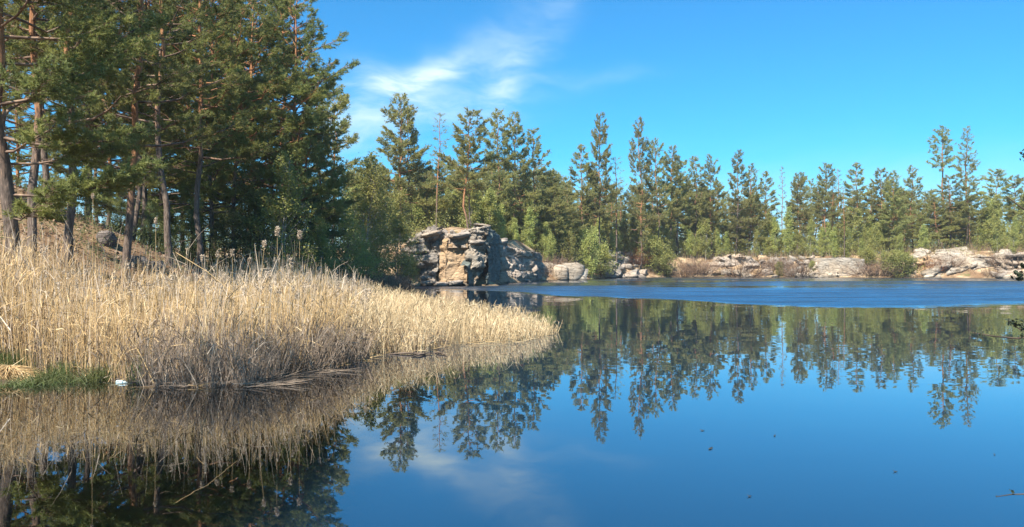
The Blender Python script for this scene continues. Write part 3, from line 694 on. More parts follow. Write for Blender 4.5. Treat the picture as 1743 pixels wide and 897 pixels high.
def near_land(px): return min(LAND, key=lambda t: abs(t[0] - px))
def name_rows(items, what):
    """labels that count from the water inward beside the nearest landmark"""
    grp = {}
    for o, px, D in items:
        l = near_land(px); side = 'left of' if px < l[0] else 'right of'
        grp.setdefault((side, l[1]), []).append((D, o))
    for (side, l), v in grp.items():
        v.sort(key=lambda t: t[0])
        for i, (_, o) in enumerate(v):
            o['label'] = (f'{what} {side} {l}' + (f', {ORD[min(i, len(ORD) - 1)]} row from the water' if len(v) > 1 else ''))
fp, fs = [], []
tries = 0
while len(fp) < 190:
    px = rr.uniform(600, 1860); D = rr.uniform(100, 215)
    x = wx(px, D); d = onland(x, D)
    if d < 9 or d > 75: continue
    if 1680 < px < 1740 and D < 190: continue
    yt = rr.triangular(296, 365, 325) + (14 if px > 1550 else 0) - (30 if px < 960 else 0)
    z = gz(x, D) - .2; h = max(5.0, wz(yt, D) - z)
    o = plant('pine_tree', rr.choice(FARP + [FARP[2], FARP[6], SPARSE[0]]), x, D, z, h, 'x', 'pine tree', 'hidden pines of the far wood', rr.uniform(0, 6.28), rr.uniform(0.8, 1.25) * max(1.0, 13.0 / h), (rr.gauss(0, .03), rr.gauss(0, .03)))
    fp.append((o, px, D))
while len(fs) < 275:
    px = rr.uniform(600, 1860); D = rr.uniform(98, 200)
    x = wx(px, D); d = onland(x, D)
    if d < 4.5 or d > (30 if len(fs) < 170 else 13): continue
    if 700 < px < 850 and D < 108: continue
    if 1600 < px < 1690 and d < 12: continue
    z = gz(x, D) - .1; h = rr.uniform(4.5, 11.5) if len(fs) < 170 else rr.uniform(3.5, 9)
    o = plant('birch_sapling', rr.choice(DEC_FAR), x, D, z, h, 'x', 'birch sapling', 'birch saplings under the far pines', rr.uniform(0, 6.28), rr.uniform(0.55, 1.05))
    fs.append((o, px, D))
name_rows(fp, 'half-hidden pine'); name_rows(fs, 'light green sapling')

# --- bushes of the far bank: px, y top, y foot, prototype, width, label
bushes = [
 (1003, 392, 474, BUSH[0], 0.55, 'willow', 'light green willow bush hanging over the water right of the low boulders'),
 (1022, 420, 473, BUSH[1], 1.0, 'willow', 'green bush wedged against the grey rubble slope, left side'),
 (965, 398, 456, BUSH[1], 0.6, 'willow', 'leafy bush above the low orange boulders'),
 (930, 402, 450, BUSH[0], 0.6, 'willow', 'leafy bush behind the rock ledge'),
 (1130, 428, 472, BUSH[0], 1.0, 'willow', 'pale green bush at the waterline right of the grey rubble'),
 (1108, 405, 462, BUSH[1], 0.9, 'willow', 'green bush on top of the bank right of the grey rubble'),
 (1165, 440, 470, BRUSH[0], 1.5, 'brush', 'brown bare thicket between pale bush and sandy bank'),
 (1190, 436, 468, BRUSH[1], 1.3, 'brush', 'rusty thicket left of the sandy bank'),
 (1262, 438, 471, BRUSH[0], 2.2, 'brush', 'wide grey-brown brush hanging down the sandy bank'),
 (1322, 434, 462, BRUSH[1], 1.4, 'brush', 'dark brush clump on the bank left of the small green bush'),
 (1326, 448, 472, BUSH[1], 0.7, 'willow', 'small green bush low on the rocky bank'),
 (1360, 440, 470, BRUSH[0], 1.6, 'brush', 'dark bare brush between the two small green bushes'),
 (1384, 446, 470, BUSH[0], 0.7, 'willow', 'small green bush just left of the pale rock face'),
 (1440, 428, 442, BUSH[1], 1.2, 'willow', 'green scrub along the top of the pale rock face'),
 (1490, 440, 472, BRUSH[1], 2.0, 'brush', 'tall straw-brown brush right of the pale rock face'),
 (1478, 424, 452, BUSH[0], 1.0, 'willow', 'leafy scrub above the straw-brown brush'),
 (1535, 432, 473, BUSH[1], 1.25, 'willow', 'big light green willow bush at the foot of the bank'),
 (1512, 428, 466, BUSH[0], 0.9, 'willow', 'light green bush behind the left side of the big willow'),
 (1590, 434, 462, RUST, 1.3, 'brush', 'rusty brush on the sandy slope right of the big willow'),
 (1612, 428, 458, BRUSH[0], 1.2, 'brush', 'brown brush at the left end of the cracked slabs'),
 (1703, 425, 452, BRUSH[1], 1.2, 'brush', 'brown brush between the cracked slabs and the jetty'),
 (1690, 452, 473, BRUSH[0], 1.0, 'brush', 'straw-coloured brush right of the cracked slabs'),
 (1060, 405, 430, BRUSH[1], 1.4, 'brush', 'dark brush along the crest of the grey rubble'),
 (1082, 415, 450, RUST, 1.2, 'brush', 'red-brown brush at the right side of the grey rubble'),
 (940, 430, 462, BRUSH[0], 1.4, 'brush', 'bare twigs above the low orange boulders'),
 (698, 440, 474, BUSH[1], 0.8, 'willow', 'dark scrub growing on the left flank of the cliff'),
 (866, 335, 400, RUST, 0.6, 'brush', 'rust-red dead pine top standing right of the cliff'),
]
for px, yt, yf, pr, wf, kind, lab in bushes:
    # march outwards until the ground under this pixel column meets the foot's sight line
    D = 60.0
    for D in np.arange(78, 185, 0.5):
        x = wx(px, D); z = gz(x, D)
        if z >= wz(yf, D) and z > 0.0: break
    h = max(0.8, wz(yt, D) - z + .1)
    isb = pr in BUSH
    plant('willow_bush' if isb else 'dry_brush', pr, x, D, z - .15, h + .15, lab, 'bush', 'green bushes on the far bank' if isb else 'dry brush on the far bank', rs.uniform(0, 6), wf * (1.0 if isb else 1.0))
# ragged low growth along the far bank that nobody could count
rng = np.random.default_rng(9)
def undergrowth(name, n, dlo, dhi, hlo, hhi, m_, lab, cat, wdt=0.05, pxlo=700, pxhi=1850, leaf=False):
    px = rng.uniform(pxlo, pxhi, n * 3); D = rng.uniform(88, 190, n * 3); x = (px - CX) / FPX * D
    d = sdist(x, D); k = (d > dlo) & (d < dhi) & ((fnoise(x, D, 0.6) > -0.15)); x, D = x[k][:n], D[k][:n]; z = height(x, D)
    N = len(x); b = np.stack([x, D, z - .05], 1); t = b + np.stack([rng.normal(0, .25, N), rng.normal(0, .25, N), rng.uniform(hlo, hhi, N)], 1)
    if leaf:
        P = b + (t - b) * rng.uniform(0, 1, (N, 1)) + rng.normal(0, .1, (N, 3)); V, Q = leaves(rng, P, wdt)
    else: V, Q = ribbons(rng, b, t, rng.normal(0, .12, (N, 3)), np.full(N, wdt), 2)
    tag(link(name, mesh_np(name, V, Q, None, (M[m_],))), lab, cat, None, 'stuff')
undergrowth('dry_undergrowth', 26000, 1.2, 16, 0.3, 1.9, 'dry_twig', 'brown tangled undergrowth along the crest of the far bank', 'undergrowth')
undergrowth('green_undergrowth', 90000, 4, 32, 0.3, 4.4, 'leaf', 'fresh green undergrowth beneath the far pines', 'undergrowth', 0.22, leaf=True)

def distant(name, n, xr, yr, dlo, hmax, size, lab):
    x = rng.uniform(*xr, n * 2); y = rng.uniform(*yr, n * 2); k = (sdist(x, y) > dlo) & (fnoise(x, y, .25) > -.25); x, y = x[k][:n], y[k][:n]
    N = len(x); hh = hmax * (.6 + .4 * fnoise(x, y, .5)); z = height(x, y) + hh * rng.uniform(0, 1, N)
    V, Q = leaves(rng, np.stack([x, y, z], 1), size)
    tag(link(name, mesh_np(name, V, Q, None, (M['leaf_dark'],))), lab, 'wood', None, 'stuff')
distant('distant_wood', 60000, (-20, 230), (150, 270), 36, 9.0, .75, 'dim mass of distant wood seen between the far trunks')
distant('distant_thicket', 30000, (-110, -16), (50, 140), 12, 4.5, .35, 'dark thicket deep behind the trunks of the left wood')
# ------------------------------------------------------------------ rocks
def rock_mesh(seed, boxy=0.75, sub=4, rough=0.12, chips=5, lo=.95, hi=1.3):
    rg = np.random.default_rng(seed); g = np.linspace(-1, 1, sub + 1); idx = {}; V = []; Q = []
    def vid(p):
        k = tuple(np.round(p, 5))
        if k not in idx: idx[k] = len(V); V.append(p)
        return idx[k]
    for ax in range(3):
        for sg in (-1, 1):
            for i in range(sub):
                for j in range(sub):
                    c = []
                    for (a, b) in ((i, j), (i + 1, j), (i + 1, j + 1), (i, j + 1)):
                        p = [0, 0, 0]; p[ax] = sg; p[(ax + 1) % 3] = g[a]; p[(ax + 2) % 3] = g[b]; c.append(vid(np.array(p, float)))
                    Q.append(c if sg > 0 else c[::-1])
    V = np.array(V); sph = V / np.linalg.norm(V, axis=1)[:, None] * 1.15
    V = V * boxy + sph * (1 - boxy)
    kk = rg.normal(0, 1.6, (6, 3)); ph = rg.uniform(0, 6.28, 6)
    for i in range(6): V = V + unit(V) * (np.sin(V @ kk[i] + ph[i]) * rough * 0.35)[:, None]
    for i in range(chips):                                     # chip off corners with random planes
        nrm = unit(rg.normal(0, 1, 3)); lim = rg.uniform(lo, hi); dd = V @ nrm - lim; V = V - np.clip(dd, 0, None)[:, None] * nrm
    V += rg.normal(0, 0.035, V.shape)
    return V, np.array(Q)
def rockset(mname, n=6, **k):
    out = []
    for i in range(n):
        V, Q = rock_mesh(900 + i * 7, **k); out.append(mesh_np('stone', V, Q, None, (M[mname],)))
    return out
BLK = {m_: rockset(m_, 9, boxy=1.0, sub=3, rough=0.22, chips=9, lo=.85, hi=1.25) for m_ in ('rock', 'rock_grey', 'rock_pale', 'rock_ochre')}
BLD = {m_: rockset(m_, 5, boxy=0.55, sub=4, rough=0.25, chips=9, lo=.8, hi=1.2) for m_ in ('rock', 'rock_grey', 'rock_pale', 'rock_ochre', 'rock_dark')}
rk = random.Random(3)
def stone(parent, mset, loc, half, rot=(0, 0, 0)):
    return link('stone', rk.choice(mset), parent, loc, rot, half)
def empty(name, loc, lab, cat, grp=None):
    r = bpy.data.objects.new(name, None); COL.objects.link(r); r.location = loc; r.empty_display_size = .3; tag(r, lab, cat, grp); return r
def wall(parent, org, path, z0, z1f, msets, hmin=.5, hmax=1.3, wmin=.8, wmax=2.4, dep=1.3, back=0.12, jut=.3, skip=0.0):
    """courses of rough blocks along a plan path; z1f(u) gives the crest height"""
    path = np.array(path, float); seg = np.hypot(*np.diff(path, axis=0).T); cum = np.concatenate([[0], np.cumsum(seg)]); Lt = cum[-1]
    z = z0; zmax = max(z1f(u) for u in np.linspace(0, 1, 20))
    while z < zmax:
        h = rk.uniform(hmin, hmax); u = -rk.uniform(0, .5)
        while u < Lt:
            wd_ = rk.uniform(wmin, wmax); uc = min(max(u + wd_ / 2, 0), Lt)
            lim = z1f(uc / Lt)
            if z + h * .4 < lim and rk.random() > skip:
                x = np.interp(uc, cum, path[:, 0]); y = np.interp(uc, cum, path[:, 1])
                i = min(len(seg) - 1, max(0, np.searchsorted(cum, uc) - 1)); tx, ty = (path[i + 1] - path[i]) / seg[i]
                a = math.atan2(ty, tx); nx_, ny_ = -ty, tx      # inward
                off = dep * .5 + back * (z - z0) + rk.uniform(-jut, jut)
                hh = min(h, lim - z + .2)
                stone(parent, rk.choice(msets), (x + nx_ * off - org[0], y + ny_ * off - org[1], z + hh / 2 - org[2]), (wd_ * .52, dep * .5, hh * .53),
                      (rk.uniform(-.07, .07), rk.uniform(-.07, .07), a + rk.uniform(-.12, .12)))
            u += wd_
        z += h
def mass(parent, org, poly, z0, ztop, mname, name='rock_core'):
    """solid polygonal rock mass; ztop = list of crest heights per corner"""
    n = len(poly); V = [(p[0] - org[0], p[1] - org[1], z0) for p in poly] + [(p[0] - org[0], p[1] - org[1], z) for p, z in zip(poly, ztop)]
    mb = MB(); mb.add(V, [[i, (i + 1) % n, n + (i + 1) % n, n + i] for i in range(n)])
    c = np.mean(np.array(V[n:]), 0); mb.add(V[n:] + [tuple(c)], None, [[i, (i + 1) % n, n] for i in range(n)])
    return link(name, mb.mesh(name, M[mname]), parent)

def hsh(i, j, k=0):
    v = np.sin(i * 127.1 + j * 311.7 + k * 74.7) * 43758.5453; return v - np.floor(v)
def craggy(parent, org, path, z0, crest, mname, seed=0, amp=.8, bed=.9, blk=1.6, res=.13, lean=.05, name='rock_face', dip=.06, top=1.5, z0f=None):
    """a broken rock face: stratified blocks stepped in depth, with finer chipping, along a plan path; closed back over the top"""
    path = np.array(path, float); seg = np.hypot(*np.diff(path, axis=0).T); cum = np.concatenate([[0], np.cumsum(seg)]); Lt = cum[-1]
    nu = max(8, int(Lt / res)); zt = max(crest(u) for u in np.linspace(0, 1, 30)); nv = max(8, int((zt - z0) / res))
    u = np.linspace(0, 1, nu); X_ = np.interp(u * Lt, cum, path[:, 0]); Y_ = np.interp(u * Lt, cum, path[:, 1])
    tx = np.gradient(X_); ty = np.gradient(Y_); l = np.hypot(tx, ty); ker = np.ones(7) / 7
    nxx, nyy = -ty / l, tx / l
    cr = np.array([crest(t) for t in u]); V_ = np.linspace(0, 1, nv)
    z0a = np.array([z0f(t) for t in u]) if z0f else np.full(nu, z0)
    Z = z0a[None, :] + V_[:, None] * (cr - z0a)[None, :]; U = np.broadcast_to(u[None, :] * Lt, Z.shape)
    w1 = fnoise(U * .8 + seed, Z * .8, 1.1) * .35; dd = np.zeros_like(Z)
    for o_, (bh, bw, am) in enumerate([(bed * 2.1, blk * 1.7, amp), (bed, blk, amp * .55), (bed * .45, blk * .6, amp * .28)]):
        zz = Z + w1 + dip * U; li = np.floor(zz / bh); thick = hsh(li, seed, o_)
        ui = np.floor((U + w1 * .8) / bw + hsh(li, 3 + o_, seed) * 7.3 + .25 * np.sin(Z * 1.7)); r1 = hsh(li, ui, o_ + seed)
        dd += (r1 - .5) * am
        fz = np.abs((zz / bh) % 1 - .5) * 2; fu = np.abs(((U + w1 * .8) / bw + hsh(li, 3 + o_, seed) * 7.3 + .25 * np.sin(Z * 1.7)) % 1 - .5) * 2
        dd += (np.clip((fz - .86) / .14, 0, 1) * .45 + np.clip((fu - .9) / .1, 0, 1) * .6) * am * (r1 > .25)
        dd += ((hsh(li, ui, 9 + o_) - .5) * (fz - .5) + (hsh(ui, li, 5 + o_) - .5) * ((U / bw) % 1 - .5)) * am * .5
    dd += fnoise(U * 3 + seed, Z * 3, 1.5) * .10 + fnoise(Z * 7, U * 7 + seed, 1.3) * .05 + rngc.normal(0, .02, Z.shape)
    dd += lean * (Z - z0)
    PX = X_[None, :] + nxx[None, :] * dd; PY = Y_[None, :] + nyy[None, :] * dd
    rows = [np.stack([PX - org[0], PY - org[1], Z], -1)]
    for k in (1, 2, 3):                       # carry the crest back as a rough top
        t = top * k / 3; rows.append(np.stack([PX[-1:] + nxx * t - org[0], PY[-1:] + nyy * t - org[1], Z[-1:] + rngc.normal(0, .06, (1, nu)) + .05 * k], -1))
    G = np.concatenate(rows); m_ = G.shape[0]; ii_ = np.arange(m_ - 1)[:, None] * nu + np.arange(nu - 1)[None, :]
    return link(name, mesh_np(name, G.reshape(-1, 3), np.stack([ii_, ii_ + 1, ii_ + 1 + nu, ii_ + nu], -1).reshape(-1, 4), None, (M[mname],)), parent)
rngc = np.random.default_rng(21)
# main cliff
O = (-6.5, 86, 0); cliff = empty('rock_cliff', O, 'tall broken granite cliff with sandy top and one dark shaded side', 'cliff')
def sandtop(parent, org, poly, zedge, zmid, name='sandy_top'):
    c = np.mean(np.array(poly), 0); mb = MB(); V = []; n = len(poly); R_ = 6; K = 6
    pl = np.array([np.array(poly[i]) * (1 - k / K) + np.array(poly[(i + 1) % n]) * k / K for i in range(n) for k in range(K)]); ze = np.array([zedge[i] * (1 - k / K) + zedge[(i + 1) % n] * k / K for i in range(n) for k in range(K)]); m_ = len(pl)
    for r in range(-1, R_ + 1):
        f = max(r, 0) / R_; xy = pl * (1 - f) + c * f; z = ze * (1 - f) + zmid * f + fnoise(xy[:, 0], xy[:, 1], 1.6) * .12 if r >= 0 else np.full(m_, -1.5)
        V += [(a - org[0], b - org[1], z_) for (a, b), z_ in zip(xy, z)]
    Q = [[r * m_ + i, r * m_ + (i + 1) % m_, (r + 1) * m_ + (i + 1) % m_, (r + 1) * m_ + i] for r in range(R_ + 1) for i in range(m_)]
    mb.add(V, Q); return link(name, mb.mesh(name, M['ground'], True), parent)
sandtop(cliff, O, [(-12.5, 88.6), (-8.2, 86.7), (-3.9, 86.9), (-3.3, 92), (-2.9, 101), (-13, 101)], [4.6, 6.0, 6.3, 6.6, 6.6, 6.2], 7.0)
def crest(u): return 5.0 + 2.0 * min(1, u * 4) + .25 * sin(u * 23)
def P2(px, D): return (wx(px, D), D)
craggy(cliff, O, [P2(684, 88.0), P2(704, 86.4), P2(722, 85.4), P2(744, 84.9)], -.6, lambda u: 4.2 + 2.3 * min(1, u * 1.6) + .2 * sin(u * 19), 'rock_grey', 3, 1.0, .62, 1.5, lean=.06, dip=.03)
craggy(cliff, O, [P2(743, 85.0), P2(757, 84.5), P2(775, 84.8), P2(795, 84.7)], -.6, lambda u: 5.0 + .3 * sin(u * 9), 'rock_ochre', 8, .5, 1.9, 2.1, lean=.14, dip=-.12, top=1.2)
craggy(cliff, O, [P2(742, 85.7), P2(765, 85.2), P2(797, 85.6)], 4.3, lambda u: 6.05 + .2 * sin(u * 15), 'rock', 12, .75, .7, 1.5, lean=.03)
craggy(cliff, O, [P2(793, 87.0), P2(797, 85.0), P2(812, 84.9), P2(829, 85.5), P2(831, 87.5)], -.6, lambda u: 6.1 + .8 * u + .15 * sin(u * 11), 'rock_pale', 17, .8, .95, 1.2, lean=.03, z0f=lambda u: -.6 + 6.2 * max(0, (u - .35)) / .65 * .9)
craggy(cliff, O, [P2(829, 85.7), P2(838, 90), P2(846, 96), P2(850, 100)], -.6, lambda u: 6.8 - .8 * u, 'rock_shaded', 23, .5, 2.4, 1.6, lean=.02)  # right-facing side, darkened in colour as shade
for (px, D, y, a_, c_, h_) in [(712, 85.6, 452, .8, .8, .3), (735, 84.9, 398, .9, .8, .3), (783, 84.8, 401, 1.1, .9, .32), (812, 85.0, 412, .8, .9, .28), (775, 83.9, 482, 1.0, .9, .3), (750, 83.8, 485, .9, .9, .25), (728, 84.0, 483, .8, .8, .4)]:
    stone(cliff, BLK['rock'], (wx(px, D) - O[0], D + .5 - O[1], wz(y, D)), (a_, c_, h_), (rk.uniform(-.15, .15), rk.uniform(-.15, .15), rk.uniform(-.4, .4)))
# leaning buttress at its right foot, its shade put into the rock colour
craggy(cliff, O, [P2(797, 84.0), P2(818, 87.4), P2(832, 89.6), P2(852, 96)], -.5, lambda u: float(np.interp(u, [0, .29, .46, 1], [2.2, 4.2, 6.8, 6.1])), 'rock_shaded', 61, .22, 3.2, 2.6, lean=.03, dip=.5, name='buttress', top=.9)
# separate pillar
O2 = (-1.2, 97, 0); pil = empty('rock_pillar', O2, 'narrow standing pillar of rock at the right side of the cliff', 'rock')
for i, (zc, hh) in enumerate([(0.6, 1.1), (2.5, 1.0), (4.2, .9), (5.3, .5)]):
    stone(pil, BLK['rock'], (0.1 * (i % 2) - .15, 0, zc), (.85 - .05 * i, 1.3, hh), (0, .03, -.25 + .1 * i))
# ledge right of the cliff
O3 = (1.2, 109, 0); led = empty('rock_ledge', O3, 'squared rock ledge with sandy top right of the cliff', 'rock')
sandtop(led, O3, [(-1.4, 105), (2.2, 110.6), (3.7, 118), (-2, 116)], [4.9, 4.2, 4.6, 6], 6.2)
craggy(led, O3, [(-1.6, 103.0), (0.6, 104.6), (3.4, 109.2)], -.5, lambda u: 5.1 - .8 * u, 'rock', 31, .8, .95, 1.8, lean=.08)
craggy(led, O3, [(3.3, 109.2), (3.8, 114), (5.2, 119)], -.5, lambda u: 4.3, 'rock_grey', 35, .6, 1.6, 2.0)
# low orange boulders
bl = [(926, 449, 478, 1.9, 'rock_pale', 'large low orange-cream boulder at the waterline, left of its neighbour'),
      (953, 453, 477, 1.6, 'rock_pale', 'middle cream boulder between the two larger ones at the waterline'), (974, 446, 477, 1.7, 'rock_pale', 'square cream boulder at the right end of the low rocks')]
for px, yt, yf, hw, m_, lab in bl:
    D = 122; x = wx(px, D); h = wz(yt, D)
    r = empty('boulder', (x, D, 0), lab, 'boulder', 'low boulders right of the ledge')
    stone(r, BLK[m_], (0, 0, h * .38), (hw * 1.05, 1.3, h * .62), (0, rk.uniform(-.1, .1), rk.uniform(0, 6)))
    stone(r, BLK[m_], (hw * .4, .2, h * .15), (hw * .9, 1.3, h * .42), (0, rk.uniform(-.15, .15), rk.uniform(0, .6)))
    stone(r, BLK[m_], (-hw * .6, .0, h * .1), (hw * .7, 1.2, h * .35), (0, rk.uniform(-.15, .15), rk.uniform(0, .6)))
def rubble(name, px0, px1, ytop, D0, n, mset, lab, size=(0.5, 1.5), boxy=BLK, flat=.45, cat='rocks', tilt=.4, slabdir=0):
    x0, x1 = wx(px0, D0), wx(px1, D0); r = empty(name, ((x0 + x1) / 2, D0, 0), lab, cat)
    k = 0; tries = 0
    while k < n and tries < n * 40:
        tries += 1
        px = rk.uniform(px0, px1); D = rk.uniform(D0 - 8, D0 + 14); x = wx(px, D); d = onland(x, D)
        if d < -.3 or d > 9: continue
        z = gz(x, D)
        if z > wz(ytop, D): continue
        s_ = rk.uniform(*size)
        stone(r, boxy[rk.choice(mset)], (x - (x0 + x1) / 2, D - D0, z + s_ * flat * .25), (s_, s_ * .8, s_ * flat * rk.uniform(.7, 1.3)),
              (rk.uniform(-.2, .45), rk.uniform(-tilt, tilt) + slabdir, rk.uniform(-.5, .5)))
        k += 1
    return r
rubble('rubble_slope', 1022, 1098, 415, 152, 62, ['rock_grey', 'rock_grey', 'rock'], 'heap of tilted grey slabs on the slope between two green bushes', (.5, 1.6), slabdir=-.25)
rubble('rock_bank', 1205, 1300, 440, 158, 18, ['rock_pale', 'rock_ochre'], 'sandy cream rocks under the wide grey-brown brush', (.5, 1.3), flat=.6)
rubble('rock_bank', 1300, 1385, 440, 156, 26, ['rock', 'rock_grey'], 'broken brown rocks between the sandy bank and pale face', (.4, 1.2), flat=.6)
rubble('rock_bank', 1560, 1608, 430, 148, 12, ['rock_pale'], 'sandy boulders right of the big willow bush', (.8, 1.8), flat=.55)
rubble('rock_bank', 1690, 1760, 430, 140, 16, ['rock_pale', 'rock'], 'sandy rocks below the jetty at the right edge', (.7, 1.6), flat=.55)
# pale smooth face
Dp = 154; xa, xb = wx(1392, Dp), wx(1476, Dp); Op = ((xa + xb) / 2, Dp, 0)
pf = empty('cliff_slab', Op, 'smooth pale cream rock face with a flat top edge', 'rock')
def zat(px, y): return wz(y, Dp)
mass(pf, Op, [(xa, 153.6), (wx(1436, 153), 152.6), (wx(1470, 152), 151.6), (xb, 156), (xa, 160)], -.6, [zat(0, 440), zat(0, 438), zat(0, 441), zat(0, 440), zat(0, 438)], 'rock_pale')
craggy(pf, Op, [(xa - 2.5, 154.6), (xa + 1, 153.0), P2(1428, 152.6)], -.5, lambda u: 1.6 + 2.2 * min(1, u * 2), 'rock_pale', 41, .9, .8, 1.6, res=.2, lean=.25)
craggy(pf, Op, [P2(1460, 151.4), P2(1472, 151.2), P2(1484, 152.6)], -.5, lambda u: 3.4 - 1.2 * u, 'rock', 44, .7, .7, 1.1, res=.2, lean=.25)
# cracked slabs on the right
Ds = 145; xa, xb = wx(1603, Ds), wx(1690, Ds); Os = ((xa + xb) / 2, Ds, 0)
sl = empty('cracked_slabs', Os, 'big cracked pale slabs stepping down to the water near the jetty', 'rocks')
mass(sl, Os, [(xa, 146.5), (xa + 5, 145.8), (xb, 142.5), (xb + 1, 152), (xa, 153)], -.6, [3.0, 4.0, 3.4, 5.5, 5], 'rock_pale')
craggy(sl, Os, [(xa - 1, 147), (xa + .6, 145.4), (xa + 3.5, 144.2), (xa + 6.5, 143.6), (xb, 142.4), (xb + 1.2, 144)], -.5, lambda u: 1.6 + 2.6 * math.sin(min(1, u * 1.25 + .1) * pi * .62), 'rock_pale', 52, 2.4, 1.3, 2.6, res=.2, lean=.38, dip=-.18, top=3)
for (u, v, z, s_) in [(.3, 3.0, 4.3, 2.0), (.55, 3.2, 4.9, 2.3), (.8, 2.6, 4.6, 1.8), (.45, 5.5, 5.3, 2.0), (.7, 6.0, 5.6, 1.8)]:
    stone(sl, BLK['rock_pale'], (xa + (xb - xa) * u - Os[0], v + .5, z - .4), (s_, 1.6, .6), (.25, rk.uniform(-.15, .1), rk.uniform(-.4, .4)))
# scattered stones at the foot of the banks
rc = [(720, 90), (900, 112), (1015, 143), (1150, 160), (1180, 161), (1240, 160), (1300, 160), (1345, 158), (1500, 152), (1570, 147), (1712, 140)]
for i, (px, D) in enumerate(rc): pass

for (pxs, Ds_, crest_, m_, sd_, bd, bw, lab, ln) in [
   ([1018, 1040, 1065, 1100], [144, 149, 154, 159], [3.2, 5.4, 5.0, 2.6], 'rock_grey', 71, .5, 1.5, 'grey layered rock behind the heap of tilted slabs', .55),
   ([1150, 1175, 1200], [160.0, 160, 160], [1.6, 2.6, 2.2], 'rock_grey', 73, .6, 1.4, 'low grey rock band in the brown thicket', .5),
   ([1205, 1235, 1265, 1295], [160, 160.2, 160, 160], [2.6, 4.4, 4.6, 3.4], 'rock', 75, 1.1, 2.2, 'tan weathered rock wall behind the wide grey-brown brush', .45),
   ([1296, 1320, 1345, 1388], [159.5, 159, 158.5, 157], [3.2, 4.2, 3.4, 3.0], 'rock_grey', 77, .7, 1.7, 'grey-brown broken rock between the tan wall and the pale face', .45),
   ([1484, 1510, 1560], [152.6, 151, 148], [3.2, 3.8, 3.6], 'rock', 79, .9, 2.0, 'brown rock wall half covered by the big willow bush', .5),
   ([1558, 1580, 1606], [148.2, 147, 146.4], [3.4, 4.4, 3.6], 'rock_ochre', 81, 1.3, 2.6, 'tan earthy bank right of the big willow bush', .6),
   ([1690, 1710, 1745, 1790], [141.8, 140.5, 139, 134], [3.6, 4.6, 4.6, 4.0], 'rock', 83, .9, 2.2, 'brown rock under and behind the jetty', .55)]:
    o0 = (wx(pxs[1], Ds_[1]), Ds_[1], 0); r = empty('rock_bank', o0, lab, 'rocks')
    craggy(r, o0, [P2(a_, b_) for a_, b_ in zip(pxs, Ds_)], -.4, lambda u, c_=crest_: float(np.interp(u, np.linspace(0, 1, len(c_)), c_)) + .25 * sin(u * 31), m_, sd_, 1.8, bd, bw, res=.2, lean=ln * .7, top=2.2, dip=.03)

# jetty at the right edge
Dj = 142; xj = wx(1735, Dj); jz = wz(436, Dj)
jt = empty('wooden_jetty', (xj, Dj, 0), 'dark wooden jetty on thin posts over the sandy rocks at the right edge', 'jetty')
mb = MB()
for i in range(9):
    m1 = MB(); m1.box((-2.0 + i * .62, 0, jz), (.27, 1.3, .05)); link('plank', m1.mesh('plank', M['wood']), jt)
for i in range(6):
    for s_ in (-1.1, 1.1):
        x = -2.0 + i * 1.0; g0 = gz(xj + x, Dj + s_)
        m1 = MB(); m1.tube([(x, s_, min(g0, jz - .6) - .3), (x + rk.uniform(-.08, .08), s_, jz - .06)], [.07, .06], 6); link('post', m1.mesh('post', M['bark_dark']), jt)
for s_ in (-1.1, 1.1):
    m1 = MB(); m1.box((.6, s_, jz - .11), (2.8, .06, .055)); link('beam', m1.mesh('beam', M['bark_dark']), jt)

# dark rocks in the litter of the left wood
for px, D, hw, lab in [(180, 31, .55, 'brown boulder on the leaf litter between the dark trunks'), (235, 30, .45, 'dark boulder just right of the leaning trunk'),
                       (95, 31, .5, 'low brown boulder left of the dark thick trunk'), (262, 31, .35, 'small stone beside the dark boulder in the litter')]:
    x = wx(px, D); z = gz(x, D); r = empty('boulder', (x, D, z), lab, 'boulder', 'boulders under the left wood')
    stone(r, BLD['rock_dark'], (0, 0, hw * .3), (hw, hw * .7, hw * .65), (.1, .1, rk.uniform(0, 6)))

# ------------------------------------------------------------------ reeds
def inpoly(px, py, poly):
    poly = np.array(poly, float); ins = np.zeros(px.shape, bool); n = len(poly)
    for i in range(n):
        ax, ay = poly[i]; bx, by = poly[(i + 1) % n]
        ins ^= ((ay > py) != (by > py)) & (px < (bx - ax) * (py - ay) / (by - ay + 1e-12) + ax)
    return ins
def wpt(px, py): D = dwater(py); return (wx(px, D), D)
BED = [(-16, 14.5)] + [wpt(*p_) for p_ in [(0, 636), (100, 642), (230, 652), (330, 655), (430, 650), (520, 632), (590, 612), (640, 604), (700, 601), (760, 592),
       (800, 585), (860, 583), (910, 578), (950, 566), (925, 559), (880, 552), (820, 545), (760, 538), (720, 533), (660, 526), (600, 517), (560, 512)]] + [(-11.5, 40), (-10.5, 30), (-10, 25), (-11, 21), (-17, 21)]
def sample(n, poly, fn=None, warp=.45):
    P = np.array(poly); lo, hi = P.min(0), P.max(0); out = []; tot = 0
    while tot < n:
        x = rng.uniform(lo[0], hi[0], n * 2); y = rng.uniform(lo[1], hi[1], n * 2)
        k = inpoly(x + warp * .6 * fnoise(y, x, 2.3), y + warp * fnoise(x, y, 2.1), poly)
        if fn is not None: k &= rng.uniform(0, 1, len(x)) < fn(x, y)
        out.append(np.stack([x[k], y[k]], 1)); tot += k.sum()
    return np.concatenate(out)[:n]
